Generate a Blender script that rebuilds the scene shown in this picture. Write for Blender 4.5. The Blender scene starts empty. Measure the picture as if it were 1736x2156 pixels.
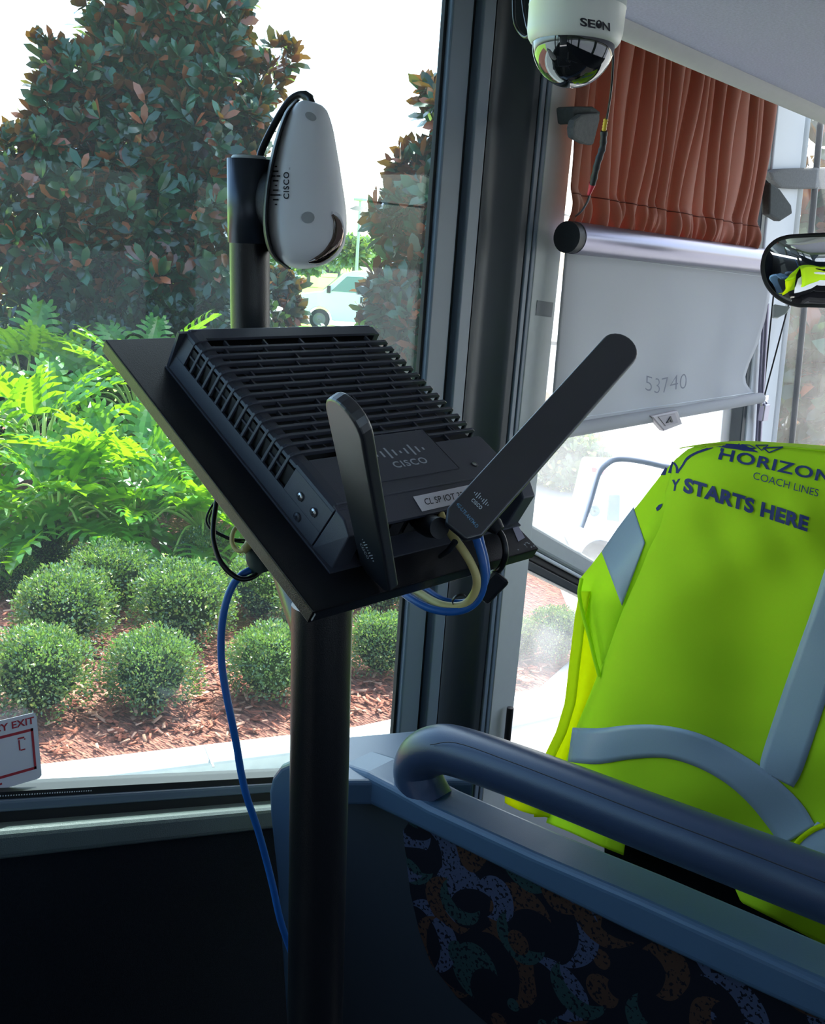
import bpy, math, random
import numpy as np
from math import sin, cos, tan, atan, radians, pi, sqrt, exp
from mathutils import Vector, Matrix, noise

random.seed(7)
rng = np.random.default_rng(11)
SC = bpy.context.scene

# ------------------------------------------------------------------ camera
F = 2100.0; CX = 868.0; CY = 1078.0            # focal length and centre, image 1736 x 2156
ROLL = atan(.073); PITCH = atan(528 / F); YAW = radians(39.7)
EYE = np.array([0, 0, 1.55])
_U = np.array([cos(PITCH) * sin(ROLL), -cos(PITCH) * cos(ROLL), -sin(PITCH)])
_R = np.array([cos(ROLL), sin(ROLL), 0.0])
_z = np.array([0, 0, 1.0]); _H = _z - (_z @ _U) * _U; _H /= np.linalg.norm(_H)
CM = (np.outer([cos(YAW), sin(YAW), 0], _R) + np.outer([-sin(YAW), cos(YAW), 0], _H) + np.outer([0, 0, 1.0], _U))
cd = bpy.data.cameras.new('camera'); cam = bpy.data.objects.new('camera', cd)
SC.collection.objects.link(cam)
cd.sensor_fit = 'VERTICAL'; cd.sensor_height = 24.0; cd.lens = F / 2156 * 24.0
cd.clip_start = .02; cd.clip_end = 800
cx, cy, cz = CM[:, 0], -CM[:, 1], -CM[:, 2]
cam.matrix_world = Matrix(((cx[0], cy[0], cz[0], EYE[0]), (cx[1], cy[1], cz[1], EYE[1]), (cx[2], cy[2], cz[2], EYE[2]), (0, 0, 0, 1)))
SC.camera = cam

# ------------------------------------------------------------------ light and exposure
w = bpy.data.worlds.new('sky'); SC.world = w; w.use_nodes = True
wn = w.node_tree.nodes; wl = w.node_tree.links
bg = wn['Background']
skyt = wn.new('ShaderNodeTexSky'); skyt.sky_type = 'NISHITA'; skyt.sun_disc = False
SUN_EL = radians(52); SUN_AZ = radians(22)     # azimuth left of the bus's forward axis
skyt.sun_elevation = SUN_EL; skyt.sun_rotation = -SUN_AZ
skyt.dust_density = 3.0; skyt.air_density = 1.0
wl.new(skyt.outputs[0], bg.inputs[0]); bg.inputs[1].default_value = 0.30
sd = bpy.data.lights.new('sun', 'SUN'); sun = bpy.data.objects.new('sun', sd); SC.collection.objects.link(sun)
sd.energy = 5.5; sd.angle = radians(.6); sd.color = (1, .95, .86)
svec = Vector((-sin(SUN_AZ) * cos(SUN_EL), cos(SUN_AZ) * cos(SUN_EL), sin(SUN_EL)))
sun.rotation_euler = svec.to_track_quat('Z', 'Y').to_euler(); sun.location = (0, 0, 20)
SC.view_settings.view_transform = 'Standard'; SC.view_settings.look = 'None'
SC.view_settings.gamma = 1.0; SC.view_settings.use_curve_mapping = False
SC.view_settings.exposure = 1.3

# ------------------------------------------------------------------ measuring helpers
def _dir(x, y): return CM @ np.array([(x - CX) / F, (y - CY) / F, 1.0])
def at(x, y, depth): return EYE + _dir(x, y) * depth
def hit(x, y, ax, v):
    d = _dir(x, y); return EYE + d * ((v - EYE[ax]) / d[ax])
def wall(x, y, wx=-1.5): return hit(x, y, 0, wx)

# ------------------------------------------------------------------ materials
def lin(c):
    return tuple((v / 255 / 12.92 if v / 255 <= .04045 else ((v / 255 + .055) / 1.055) ** 2.4) for v in c)
def rgb(r, g, b): return lin((r, g, b)) + (1.0,)
def newmat(name):
    m = bpy.data.materials.new(name); m.use_nodes = True
    return m, m.node_tree.nodes, m.node_tree.links, m.node_tree.nodes['Principled BSDF']
def mat(name, col, rough=.5, metal=0, spec=.5, noise_scale=0, noise_amt=.15, bump=0, bscale=200, coat=0, sheen=0, trans=None):
    m, n, l, b = newmat(name)
    b.inputs['Base Color'].default_value = col
    b.inputs['Roughness'].default_value = rough; b.inputs['Metallic'].default_value = metal
    b.inputs['Specular IOR Level'].default_value = spec
    b.inputs['Coat Weight'].default_value = coat
    b.inputs['Sheen Weight'].default_value = sheen
    tc = n.new('ShaderNodeTexCoord')
    if noise_scale:
        t = n.new('ShaderNodeTexNoise'); t.inputs['Scale'].default_value = noise_scale; t.inputs['Detail'].default_value = 5
        l.new(tc.outputs['Object'], t.inputs['Vector'])
        mx = n.new('ShaderNodeMix'); mx.data_type = 'RGBA'
        mx.inputs[6].default_value = tuple(v * (1 - noise_amt) for v in col[:3]) + (1,)
        mx.inputs[7].default_value = tuple(min(1, v * (1 + noise_amt)) for v in col[:3]) + (1,)
        l.new(t.outputs['Fac'], mx.inputs[0]); l.new(mx.outputs[2], b.inputs['Base Color'])
    if bump:
        t2 = n.new('ShaderNodeTexNoise'); t2.inputs['Scale'].default_value = bscale; t2.inputs['Detail'].default_value = 3
        l.new(tc.outputs['Object'], t2.inputs['Vector'])
        bp = n.new('ShaderNodeBump'); bp.inputs['Strength'].default_value = bump; bp.inputs['Distance'].default_value = .002
        l.new(t2.outputs['Fac'], bp.inputs['Height']); l.new(bp.outputs[0], b.inputs['Normal'])
    if trans:      # share of light that passes through thin cloth or leaves
        tr = n.new('ShaderNodeBsdfTranslucent'); mxs = n.new('ShaderNodeMixShader'); mxs.inputs[0].default_value = trans[0]
        tr.inputs[0].default_value = trans[1]
        out = n['Material Output']
        l.new(b.outputs[0], mxs.inputs[1]); l.new(tr.outputs[0], mxs.inputs[2]); l.new(mxs.outputs[0], out.inputs[0])
    return m
def leafmat(name, top, under, trans, rough=.35, vary=.5, tfac=.35, spec=.5, alt=None, altp=0):
    m, n, l, b = newmat(name)
    g = n.new('ShaderNodeNewGeometry')
    mx = n.new('ShaderNodeMix'); mx.data_type = 'RGBA'; mx.inputs[6].default_value = top; mx.inputs[7].default_value = under
    l.new(g.outputs['Backfacing'], mx.inputs[0])
    src = mx.outputs[2]
    if alt:
        cmp_ = n.new('ShaderNodeMath'); cmp_.operation = 'LESS_THAN'; cmp_.inputs[1].default_value = altp
        l.new(g.outputs['Random Per Island'], cmp_.inputs[0])
        m2 = n.new('ShaderNodeMix'); m2.data_type = 'RGBA'; m2.inputs[7].default_value = alt
        l.new(cmp_.outputs[0], m2.inputs[0]); l.new(src, m2.inputs[6]); src = m2.outputs[2]
    hs = n.new('ShaderNodeHueSaturation')
    mr = n.new('ShaderNodeMapRange'); mr.inputs[3].default_value = 1 - vary; mr.inputs[4].default_value = 1 + vary
    mul = n.new('ShaderNodeMath'); mul.operation = 'MULTIPLY'; mul.inputs[1].default_value = 7.13
    fr = n.new('ShaderNodeMath'); fr.operation = 'FRACT'
    l.new(g.outputs['Random Per Island'], mul.inputs[0]); l.new(mul.outputs[0], fr.inputs[0]); l.new(fr.outputs[0], mr.inputs[0])
    l.new(mr.outputs[0], hs.inputs['Value']); l.new(src, hs.inputs['Color'])
    l.new(hs.outputs[0], b.inputs['Base Color'])
    b.inputs['Roughness'].default_value = rough; b.inputs['Specular IOR Level'].default_value = spec
    tr = n.new('ShaderNodeBsdfTranslucent'); tr.inputs[0].default_value = trans
    ms = n.new('ShaderNodeMixShader'); ms.inputs[0].default_value = tfac
    l.new(b.outputs[0], ms.inputs[1]); l.new(tr.outputs[0], ms.inputs[2]); l.new(ms.outputs[0], n['Material Output'].inputs[0])
    return m
def glassmat(name, tint, haze, hazecol=(1, 1, 1, 1), gloss=1.0, dirt=False):
    m, n, l, b = newmat(name); n.remove(b)
    tp = n.new('ShaderNodeBsdfTransparent'); tp.inputs[0].default_value = tint
    gl = n.new('ShaderNodeBsdfGlossy'); gl.inputs['Roughness'].default_value = 0.0
    fn = n.new('ShaderNodeFresnel'); fn.inputs[0].default_value = 1.45
    ge = n.new('ShaderNodeNewGeometry'); io = n.new('ShaderNodeMapRange'); io.inputs[3].default_value = 1.45; io.inputs[4].default_value = 1 / 1.45
    l.new(ge.outputs['Backfacing'], io.inputs[0]); l.new(io.outputs[0], fn.inputs[0])      # same sheen from both faces of the pane
    mu = n.new('ShaderNodeMath'); mu.operation = 'MULTIPLY'; mu.inputs[1].default_value = gloss; l.new(fn.outputs[0], mu.inputs[0])
    m1 = n.new('ShaderNodeMixShader'); l.new(mu.outputs[0], m1.inputs[0]); l.new(tp.outputs[0], m1.inputs[1]); l.new(gl.outputs[0], m1.inputs[2])
    tl = n.new('ShaderNodeBsdfTranslucent'); tl.inputs[0].default_value = hazecol
    m2 = n.new('ShaderNodeMixShader'); m2.inputs[0].default_value = haze
    if dirt:
        tc = n.new('ShaderNodeTexCoord'); t = n.new('ShaderNodeTexNoise'); t.inputs['Scale'].default_value = 3.5; t.inputs['Detail'].default_value = 6
        l.new(tc.outputs['Object'], t.inputs['Vector'])
        r = n.new('ShaderNodeMapRange'); r.inputs[1].default_value = .3; r.inputs[2].default_value = .75
        r.inputs[3].default_value = haze * .5; r.inputs[4].default_value = haze * 1.5
        l.new(t.outputs['Fac'], r.inputs[0]); l.new(r.outputs[0], m2.inputs[0])
    l.new(m1.outputs[0], m2.inputs[1]); l.new(tl.outputs[0], m2.inputs[2]); l.new(m2.outputs[0], n['Material Output'].inputs[0])
    return m

# ------------------------------------------------------------------ mesh helpers
class MB:
    def __init__(s): s.v = []; s.f = []; s.sm = []
    def add(s, vs, fs, smooth=False):
        o = len(s.v); s.v += [tuple(map(float, p)) for p in vs]
        for f in fs: s.f.append(tuple(i + o for i in f)); s.sm.append(smooth)
        return s
    def box(s, c, size, X=(1, 0, 0), Y=(0, 1, 0), Z=(0, 0, 1)):
        c = np.array(c, float); X = np.array(X, float); Y = np.array(Y, float); Z = np.array(Z, float)
        a, b, d = [k / 2 for k in size]
        vs = [c + X * i * a + Y * j * b + Z * k * d for i in (-1, 1) for j in (-1, 1) for k in (-1, 1)]
        return s.add(vs, [(0, 1, 3, 2), (4, 6, 7, 5), (0, 4, 5, 1), (2, 3, 7, 6), (0, 2, 6, 4), (1, 5, 7, 3)])
    def prism(s, pts, ext, smooth=False):
        """polygon of 3-D points swept by the vector ext"""
        n = len(pts); pts = [np.array(p, float) for p in pts]; e = np.array(ext, float)
        # face order so that normals look outward
        nn = np.zeros(3)
        for i in range(n): nn += np.cross(pts[i], pts[(i + 1) % n])
        if nn @ e > 0: pts = pts[::-1]
        vs = pts + [p + e for p in pts]
        fs = [tuple(range(n)), tuple(range(2 * n - 1, n - 1, -1))] + [(i, i + n, (i + 1) % n + n, (i + 1) % n) for i in range(n)]
        return s.add(vs, fs, smooth)
    def tube(s, path, rad, k=12, cap=True, squash=None):
        path = [np.array(p, float) for p in path]; n = len(path)
        if not hasattr(rad, '__len__'): rad = [rad] * n
        T = [path[min(i + 1, n - 1)] - path[max(i - 1, 0)] for i in range(n)]
        T = [t / (np.linalg.norm(t) + 1e-12) for t in T]
        ref = np.array([0, 0, 1.0]) if abs(T[0][2]) < .9 else np.array([1.0, 0, 0])
        if squash is not None and len(squash) == 4: ref = np.array(squash[1:4], float)
        N = np.cross(T[0], ref); N /= np.linalg.norm(N)
        vs = []
        for i in range(n):
            N = N - T[i] * (N @ T[i]); N /= np.linalg.norm(N); B = np.cross(T[i], N)
            q = squash[0] if squash is not None else 1
            for j in range(k):
                a = 2 * pi * j / k
                vs.append(path[i] + (N * cos(a) * q + B * sin(a)) * rad[i])
        fs = []
        for i in range(n - 1):
            for j in range(k):
                fs.append((i * k + j, i * k + (j + 1) % k, (i + 1) * k + (j + 1) % k, (i + 1) * k + j))
        s.add(vs, fs, True)
        if cap:
            s.add(vs[:k], [tuple(range(k))[::-1]]); s.add(vs[-k:], [tuple(range(k))])
        return s
    def lathe(s, base, axis, prof, k=32, smooth=True):
        """prof: list of (radius, distance along the axis)"""
        base = np.array(base, float); ax = np.array(axis, float); ax /= np.linalg.norm(ax)
        r = np.array([1.0, 0, 0]) if abs(ax[0]) < .9 else np.array([0, 1.0, 0])
        a1 = np.cross(ax, r); a1 /= np.linalg.norm(a1); a2 = np.cross(ax, a1)
        vs = [base + ax * h + (a1 * cos(2 * pi * j / k) + a2 * sin(2 * pi * j / k)) * max(rr, 1e-5) for rr, h in prof for j in range(k)]
        fs = [(i * k + j, i * k + (j + 1) % k, (i + 1) * k + (j + 1) % k, (i + 1) * k + j) for i in range(len(prof) - 1) for j in range(k)]
        return s.add(vs, fs, smooth)
    def grid(s, fn, nu, nv, smooth=True):
        vs = [fn(i / nu, j / nv) for i in range(nu + 1) for j in range(nv + 1)]
        fs = [(i * (nv + 1) + j, (i + 1) * (nv + 1) + j, (i + 1) * (nv + 1) + j + 1, i * (nv + 1) + j + 1) for i in range(nu) for j in range(nv)]
        return s.add(vs, fs, smooth)
    def build(s, name, m, parent=None, bevel=0, seg=2, solid=0, weld=False):
        V = np.array(s.v)
        if parent is not None: org = np.array(world_loc(parent))
        else:
            org = np.array([(V[:, 0].min() + V[:, 0].max()) / 2, (V[:, 1].min() + V[:, 1].max()) / 2, V[:, 2].min()])
        me = bpy.data.meshes.new(name); me.from_pydata([tuple(p) for p in (V - org)], [], s.f); me.update()
        me.polygons.foreach_set('use_smooth', s.sm)
        me.materials.append(m)
        return link(name, me, org, parent, bevel, seg, solid, weld)
def world_loc(o):
    l = Vector((0, 0, 0))
    while o is not None: l += o.location; o = o.parent
    return l
def link(name, me, org, parent=None, bevel=0, seg=2, solid=0, weld=False):
    o = bpy.data.objects.new(name, me); SC.collection.objects.link(o)
    if parent is not None: o.parent = parent; o.location = (0, 0, 0) 
    else: o.location = tuple(org)
    if weld:
        w_ = o.modifiers.new('weld', 'WELD'); w_.merge_threshold = .00005
    if solid:
        md = o.modifiers.new('solid', 'SOLIDIFY'); md.thickness = solid; md.offset = 0
    if bevel:
        md = o.modifiers.new('bevel', 'BEVEL'); md.width = bevel; md.segments = seg; md.limit_method = 'ANGLE'; md.angle_limit = radians(40)
        md.harden_normals = False
    return o
def fastmesh(name, verts, faces, m, parent=None, smooth=False):
    """verts (n,3), faces (k,4) as arrays"""
    verts = np.asarray(verts, float); faces = np.asarray(faces, np.int32)
    if parent is not None: org = np.array(world_loc(parent))
    else: org = np.array([(verts[:, 0].min() + verts[:, 0].max()) / 2, (verts[:, 1].min() + verts[:, 1].max()) / 2, verts[:, 2].min()])
    me = bpy.data.meshes.new(name); me.vertices.add(len(verts)); me.vertices.foreach_set('co', (verts - org).astype(np.float32).ravel())
    k = faces.shape[1]; me.loops.add(faces.size); me.loops.foreach_set('vertex_index', faces.ravel())
    me.polygons.add(len(faces)); me.polygons.foreach_set('loop_start', np.arange(0, faces.size, k, dtype=np.int32))
    me.polygons.foreach_set('loop_total', np.full(len(faces), k, np.int32))
    if smooth: me.polygons.foreach_set('use_smooth', np.ones(len(faces), bool))
    me.update(calc_edges=True); me.materials.append(m)
    return link(name, me, org, parent)
def tag(o, label=None, cat=None, group=None, kind=None):
    if label: o['label'] = label
    if cat: o['category'] = cat
    if group: o['group'] = group
    if kind: o['kind'] = kind
    return o
def empty(name, loc, label=None, cat=None, group=None, kind=None):
    o = bpy.data.objects.new(name, None); SC.collection.objects.link(o); o.location = tuple(loc); o.empty_display_size = .05
    return tag(o, label, cat, group, kind)
def struct(o): o['kind'] = 'structure'; return o
def spline(pts, n=8):
    """smooth curve through the points (Catmull-Rom)"""
    P = [np.array(p, float) for p in pts]; P = [2 * P[0] - P[1]] + P + [2 * P[-1] - P[-2]]; out = []
    for i in range(1, len(P) - 2):
        for k in range(n):
            t = k / n
            out.append(.5 * ((2 * P[i]) + (-P[i - 1] + P[i + 1]) * t + (2 * P[i - 1] - 5 * P[i] + 4 * P[i + 1] - P[i + 2]) * t * t + (-P[i - 1] + 3 * P[i] - 3 * P[i + 1] + P[i + 2]) * t ** 3))
    out.append(P[-2]); return out
def interp(pts, t):
    """value at t of a piecewise curve given as [(t, value...)]"""
    if t <= pts[0][0]: return np.array(pts[0][1:], float)
    for a, b in zip(pts, pts[1:]):
        if t <= b[0]:
            f = (t - a[0]) / (b[0] - a[0]); return np.array(a[1:], float) * (1 - f) + np.array(b[1:], float) * f
    return np.array(pts[-1][1:], float)
_tc = {}
def glyphs(txt, bold=0.0, shear=0.0, space=1.0):
    """flat outline of a text, scaled so that its width runs 0..1; returns verts (a, b), faces, height/width"""
    key = (txt, bold, shear, space)
    if key not in _tc:
        cu = bpy.data.curves.new('t', 'FONT'); cu.body = txt; cu.size = 1; cu.offset = bold; cu.shear = shear; cu.space_character = space
        cu.resolution_u = 4
        o = bpy.data.objects.new('t', cu); SC.collection.objects.link(o)
        bpy.context.view_layer.update()
        me = bpy.data.meshes.new_from_object(o.evaluated_get(bpy.context.evaluated_depsgraph_get()))
        vs = np.array([v.co[:2] for v in me.vertices]); fs = [tuple(p.vertices) for p in me.polygons]
        bpy.data.objects.remove(o); bpy.data.curves.remove(cu); bpy.data.meshes.remove(me)
        vs[:, 0] -= vs[:, 0].min(); W = vs[:, 0].max(); vs = vs / W
        lo = 0.0; vs[:, 1] -= lo
        _tc[key] = (vs, fs, .729 / W)          # capital height over width
    return _tc[key]
def put_text(name, txt, fn, m, parent, bold=0.0, shear=0.0, space=1.0, thick=None):
    """fn(a, b): a along the width 0..1, b up in units of the CAPITAL HEIGHT"""
    vs, fs, hw = glyphs(txt, bold, shear, space)
    mb = MB(); P = [fn(a, b / hw) for a, b in vs]; mb.add(P, fs)
    o = mb.build(name, m, parent)
    return o

# ================================================================== materials of the place
M = {}
M['trim_dark'] = mat('dark_trim', rgb(36, 48, 56), .42, noise_scale=30, noise_amt=.06)
M['trim_blue'] = mat('blue_grey_trim', rgb(98, 114, 130), .4, noise_scale=25, noise_amt=.05)
M['trim_light'] = mat('light_grey_trim', rgb(176, 182, 182), .45, noise_scale=40, noise_amt=.05)
M['trim_white'] = mat('white_trim', rgb(205, 210, 216), .45)
M['rubber'] = mat('black_rubber', rgb(22, 24, 28), .55)
M['wallcarpet'] = mat('dark_wall_carpet', rgb(24, 29, 34), .95, spec=.1, noise_scale=180, noise_amt=.35, bump=.6, bscale=500)
M['ledge'] = mat('beige_ledge_vinyl', rgb(92, 104, 102), .36, bump=.35, bscale=420)
M['headliner'] = mat('purple_grey_headliner', rgb(196, 194, 214), .95, spec=.1, noise_scale=260, noise_amt=.28, bump=.7, bscale=600)
M['lip'] = mat('beige_rack_edge', rgb(196, 194, 190), .6, noise_scale=60, noise_amt=.05)
M['floor'] = mat('dark_floor', rgb(16, 17, 20), .7)
M['black'] = mat('black_powder_coat', rgb(17, 18, 22), .34, bump=.15, bscale=900)
M['black_soft'] = mat('black_plastic', rgb(26, 28, 34), .5, bump=.2, bscale=1200)
M['black_gloss'] = mat('black_gloss', rgb(8, 8, 10), .12, coat=.5)
M['router'] = mat('router_charcoal', rgb(60, 63, 74), .42, noise_scale=900, noise_amt=.15, bump=.12, bscale=1500)
M['router_dark'] = mat('router_slot_shade', rgb(12, 13, 16), .6)
M['metal'] = mat('bright_metal', rgb(200, 200, 200), .3, metal=1)
M['grey_print'] = mat('light_grey_print', rgb(178, 182, 190), .5)
M['white_print'] = mat('white_print', rgb(225, 238, 245), .5)
M['blue_print'] = mat('pale_blue_print', rgb(120, 170, 205), .5)
M['navy_print'] = mat('navy_print', rgb(28, 40, 98), .7)
M['black_print'] = mat('black_print', rgb(30, 28, 36), .6)
M['red_print'] = mat('red_print', rgb(178, 50, 62), .6)
M['paper'] = mat('white_label', rgb(225, 222, 228), .5)
M['white_shell'] = mat('white_plastic_shell', rgb(222, 224, 228), .42)
M['cream_shell'] = mat('cream_plastic_shell', rgb(232, 236, 224), .38)
M['seat_plastic'] = mat('blue_grey_moulding', rgb(70, 92, 113), .34, noise_scale=12, noise_amt=.05, bump=.1, bscale=700)
M['rail_plastic'] = mat('dark_blue_grey_rail', rgb(50, 62, 84), .30, bump=.12, bscale=900)
M['blue_cable'] = mat('blue_cable', rgb(24, 92, 168), .4)
M['yellow_cable'] = mat('pale_yellow_cable', rgb(214, 198, 130), .45)
M['black_cable'] = mat('black_cable', rgb(16, 17, 20), .38)
M['glass_side'] = glassmat('side_window_glass', (.82, .93, .95, 1), .006, (.8, .95, 1, 1), .7)
M['glass_cab'] = glassmat('dusty_driver_glass', (.95, .98, 1, 1), .11, (1, 1, 1, 1), .8, dirt=True)
M['glass_front'] = glassmat('windscreen_glass', (.95, .98, .98, 1), .03, (1, 1, 1, 1), .8, dirt=True)

# ================================================================== the coach body
def z0(y): return .618 - (max(min(y, 2.4), -.4) - .7525) * .330       # lower edge of the passenger glass
YY = [-6, -.4, .75, 1.37, 1.83]
def strip(name, top, bot, x0, x1, m, bevel=0, ys=YY):
    """a strip that follows the falling window line; x1 is its room side"""
    pts = [np.array([x0, y, z0(y) + top]) for y in ys] + [np.array([x0, y, z0(y) + bot]) for y in reversed(ys)]
    mb = MB().prism(pts, (x1 - x0, 0, 0)); return struct(mb.build(name, m, bevel=bevel, seg=3))
strip('trim_1', .004, -.010, -1.53, -1.482, M['rubber'])
strip('trim_2', -.009, -.036, -1.55, -1.480, M['trim_blue'], .008)
strip('trim_3', -.036, -.064, -1.55, -1.486, M['rubber'])
strip('trim_4', -.056, -.112, -1.55, -1.450, M['ledge'], .012)
strip('wall_left', -.104, -2.2, -1.55, -1.458, M['wallcarpet'], ys=[-6, -.4, .75, 1.37, 1.9, 2.0])
# little dotted bead printed along the bottom of the passenger glass
mb = MB()
for i in range(46):
    y = .70 + i * .0048; mb.box((-1.481, y, z0(y) - .003), (.001, .0018, .0018))
o = mb.build('trim_18', M['trim_white']); struct(o)
# lower side wall by the driver
mb = MB().prism([(-1.55, 2.0, -.9), (-1.55, 4.3, -.9), (-1.55, 4.3, -.55), (-1.55, 2.38, .05), (-1.55, 2.0, .05)], (.07, 0, 0)); struct(mb.build('wall_left_front', M['trim_light']))

# upright corner post, seen as ribs: (y0, y1, room-side x, material, bevel)
ry = lambda px, x: wall(px, 500, x)[1]       # where an upright edge seen at column px stands, for a face at depth x
ribs = [(ry(902, -1.503), ry(921, -1.503), -1.503, 'rubber', .001), (ry(917, -1.490), ry(961, -1.490), -1.490, 'trim_blue', .006), (ry(957, -1.50), ry(985, -1.50), -1.500, 'rubber', 0),
        (ry(979, -1.478), ry(1006, -1.478), -1.478, 'trim_blue', .006), (ry(1104, -1.466), ry(1112, -1.466), -1.468, 'rubber', 0), (ry(1111, -1.462), ry(1120, -1.462), -1.462, 'trim_blue', .003),
        (ry(1120, -1.464), ry(1123, -1.464), -1.466, 'rubber', 0), (ry(1123, -1.462), ry(1131, -1.462), -1.462, 'trim_blue', .003), (ry(1131, -1.460), ry(1184, -1.460), -1.460, 'trim_light', .003)]
RC0, RC1 = ry(1006, -1.478), ry(1105, -1.466)
for i, (a, b, x, m, bv) in enumerate(ribs):
    mb = MB().box(((-1.514 + x) / 2, (a + b) / 2, 1.0), (x + 1.514, b - a, 2.7)); struct(mb.build('trim_%d' % (5 + i), M[m], bevel=bv, seg=3))
# hollow (cove) panel of the post
prof = [(RC0 + (RC1 - RC0) * t, -1.478 - .028 * sin(pi * min(1, t * 1.2)) ** .8 + .022 * max(0, t - .45)) for t in [i / 20 for i in range(21)]]
mb = MB(); vs = []; 
for (y, x) in prof: vs += [(x, y, -.35), (x, y, 2.35)]
mb.add(vs, [(2 * i, 2 * i + 1, 2 * i + 3, 2 * i + 2) for i in range(20)], True)
mb.add([(-1.514, RC0, -.35), (-1.514, RC0, 2.35), (-1.514, RC1, 2.35), (-1.514, RC1, -.35)], [(0, 1, 2, 3)])
struct(mb.build('trim_70', M['trim_dark']))
# small grey paper tab stuck on the flat frame
mb = MB().prism([wall(1130, 632, -1.4595), wall(1164, 637, -1.4595), wall(1160, 668, -1.4595), wall(1127, 664, -1.4595)], (.001, 0, 0))
tag(mb.build('tape_patch', mat('grey_tape', rgb(120, 124, 128), .6)), 'small grey tape patch on the light upright window frame', 'tape')

# window frames of the driver's window
def wallpoly(name, pix, m, x, t, bevel=0, kind=True):
    P = [wall(a, b, x) for a, b in pix]; mb = MB().prism(P, (t, 0, 0)); o = mb.build(name, m, bevel=bevel, seg=3)
    return struct(o) if kind else o
def slz(y, z): return z - .467 * (y - 2.346)       # falling line of the driver's sill bar
def slstrip(name, za, zb, x0, x1, m, bevel=0):
    pts = [np.array([x0, y, slz(y, za)]) for y in (2.24, 4.25)] + [np.array([x0, y, slz(y, zb)]) for y in (4.25, 2.24)]
    return struct(MB().prism(pts, (x1 - x0, 0, 0)).build(name, m, bevel=bevel, seg=3))
slstrip('trim_14', .838, .770, -1.55, -1.462, M['trim_light'], .012)
slstrip('trim_15', .770, .735, -1.54, -1.478, M['rubber'], .003)
slstrip('trim_16', .735, .705, -1.54, -1.482, M['trim_dark'], .004)
slstrip('trim_17', .768, .757, -1.50, -1.466, M['trim_white'], .003)
slstrip('trim_19', .095, .04, -1.54, -1.47, M['rubber'], .004)
# A-pillar frames, leaning back with the windscreen
def lean(name, yb, yt, wdt, x0, x1, m, bevel=.004):
    """bar in the wall plane whose rear edge runs from (yb, z .9) to (yt, z 2.15)"""
    f = (yt - yb) / 1.25
    pts = [np.array([x0, yb + f * (z - .9), z]) for z in (-.4, 2.35)] + [np.array([x0, yb + f * (z - .9) + wdt, z]) for z in (2.35, -.4)]
    return struct(MB().prism(pts, (x1 - x0, 0, 0)).build(name, m, bevel=bevel, seg=3))
lean('trim_20', 3.68, 3.50, .035, -1.54, -1.46, M['trim_dark'])
lean('trim_21', 3.715, 3.535, .27, -1.56, -1.455, M['trim_white'], .01)
lean('trim_22', 3.985, 3.80, .11, -1.56, -1.475, M['trim_blue'], .006)

# panes
def pane(name, pts, t, m): return struct(MB().prism(pts, t).build(name, m))
pane('window_1', [(-1.512, y, z0(y)) for y in YY] + [(-1.512, y, 2.27) for y in reversed(YY)], (-.004, 0, 0), M['glass_side'])
pane('window_2', [(-1.505, 2.25, slz(2.25, .80)), (-1.505, 3.95, slz(3.95, .80)), (-1.505, 3.6, 2.27), (-1.505, 2.25, 2.27)], (-.004, 0, 0), M['glass_cab'])
pane('window_3', [(-1.505, 2.25, .06), (-1.505, 4.2, -.75), (-1.505, 4.0, slz(4.0, .72)), (-1.505, 2.25, slz(2.25, .72))], (-.004, 0, 0), M['glass_cab'])
WSb, WSt = 4.12, 3.86                                       # windscreen leans back
pane('window_4', [(-1.48, WSb, .3), (1.05, WSb, .3), (1.05, WSt, 2.27), (-1.48, WSt, 2.27)], (0, .006, .001), M['glass_front'])
# upper band, roof, floor, far side and rear of the coach
SH = mat('grey_lining', rgb(120, 122, 128), .8)
def sbox(name, a, b, m, bevel=0):
    a = np.array(a, float); b = np.array(b, float); return struct(MB().box((a + b) / 2, b - a).build(name, m, bevel=bevel))
sbox('wall_left_top', (-1.56, -6, 2.25), (-1.45, 3.9, 2.36), SH)
sbox('ceiling', (-1.56, -6, 2.36), (1.12, 3.95, 2.42), SH)
sbox('floor', (-1.5, -6, -.50), (1.1, 1.5, -.45), M['floor'])
sbox('floor_front', (-1.48, 1.5, -.75), (1.1, 4.2, -.7), M['floor'])
sbox('wall_front', (-1.5, 4.12, -.9), (1.1, 4.2, .3), M['trim_dark'])
sbox('wall_right', (1.05, -6, -.9), (1.12, 4.2, .95), M['wallcarpet'])
sbox('wall_right_top', (1.05, -6, 1.85), (1.12, 4.2, 2.36), SH)
for i, y in enumerate([-6, -4.2, -2.4, -.6, 1.2, 3.0]):
    sbox('trim_%d' % (30 + i), (1.05, y - .12, .95), (1.12, y + .12, 1.85), M['trim_dark'])
sbox('wall_back', (-1.5, -6.05, 0), (1.1, -6, 2.36), SH)
pane('window_5', [(1.1, -6, .95), (1.1, 4.0, .95), (1.1, 4.0, 1.85), (1.1, -6, 1.85)], (.004, 0, 0), glassmat('tinted_far_glass', (.62, .66, .70, 1), .0, (1, 1, 1, 1), 1.0))
for i, y in enumerate([-1.3, -3.1]): sbox('trim_%d' % (40 + i), (-1.56, y - .06, .9), (-1.45, y + .06, 2.3), M['rubber'])

# carpeted soffit over the driver (underside of the rack) with its pale edge
RZ = 1.90
P = [hit(1310, 92, 2, RZ), hit(1736, 262, 2, RZ)]
d = P[1] - P[0]; e0 = P[0] - d * .02; e1 = P[0] + d * 2.3
e0 = np.array([-.872, 1.30, RZ]); e1 = np.array([-.842, 3.45, RZ])
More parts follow.
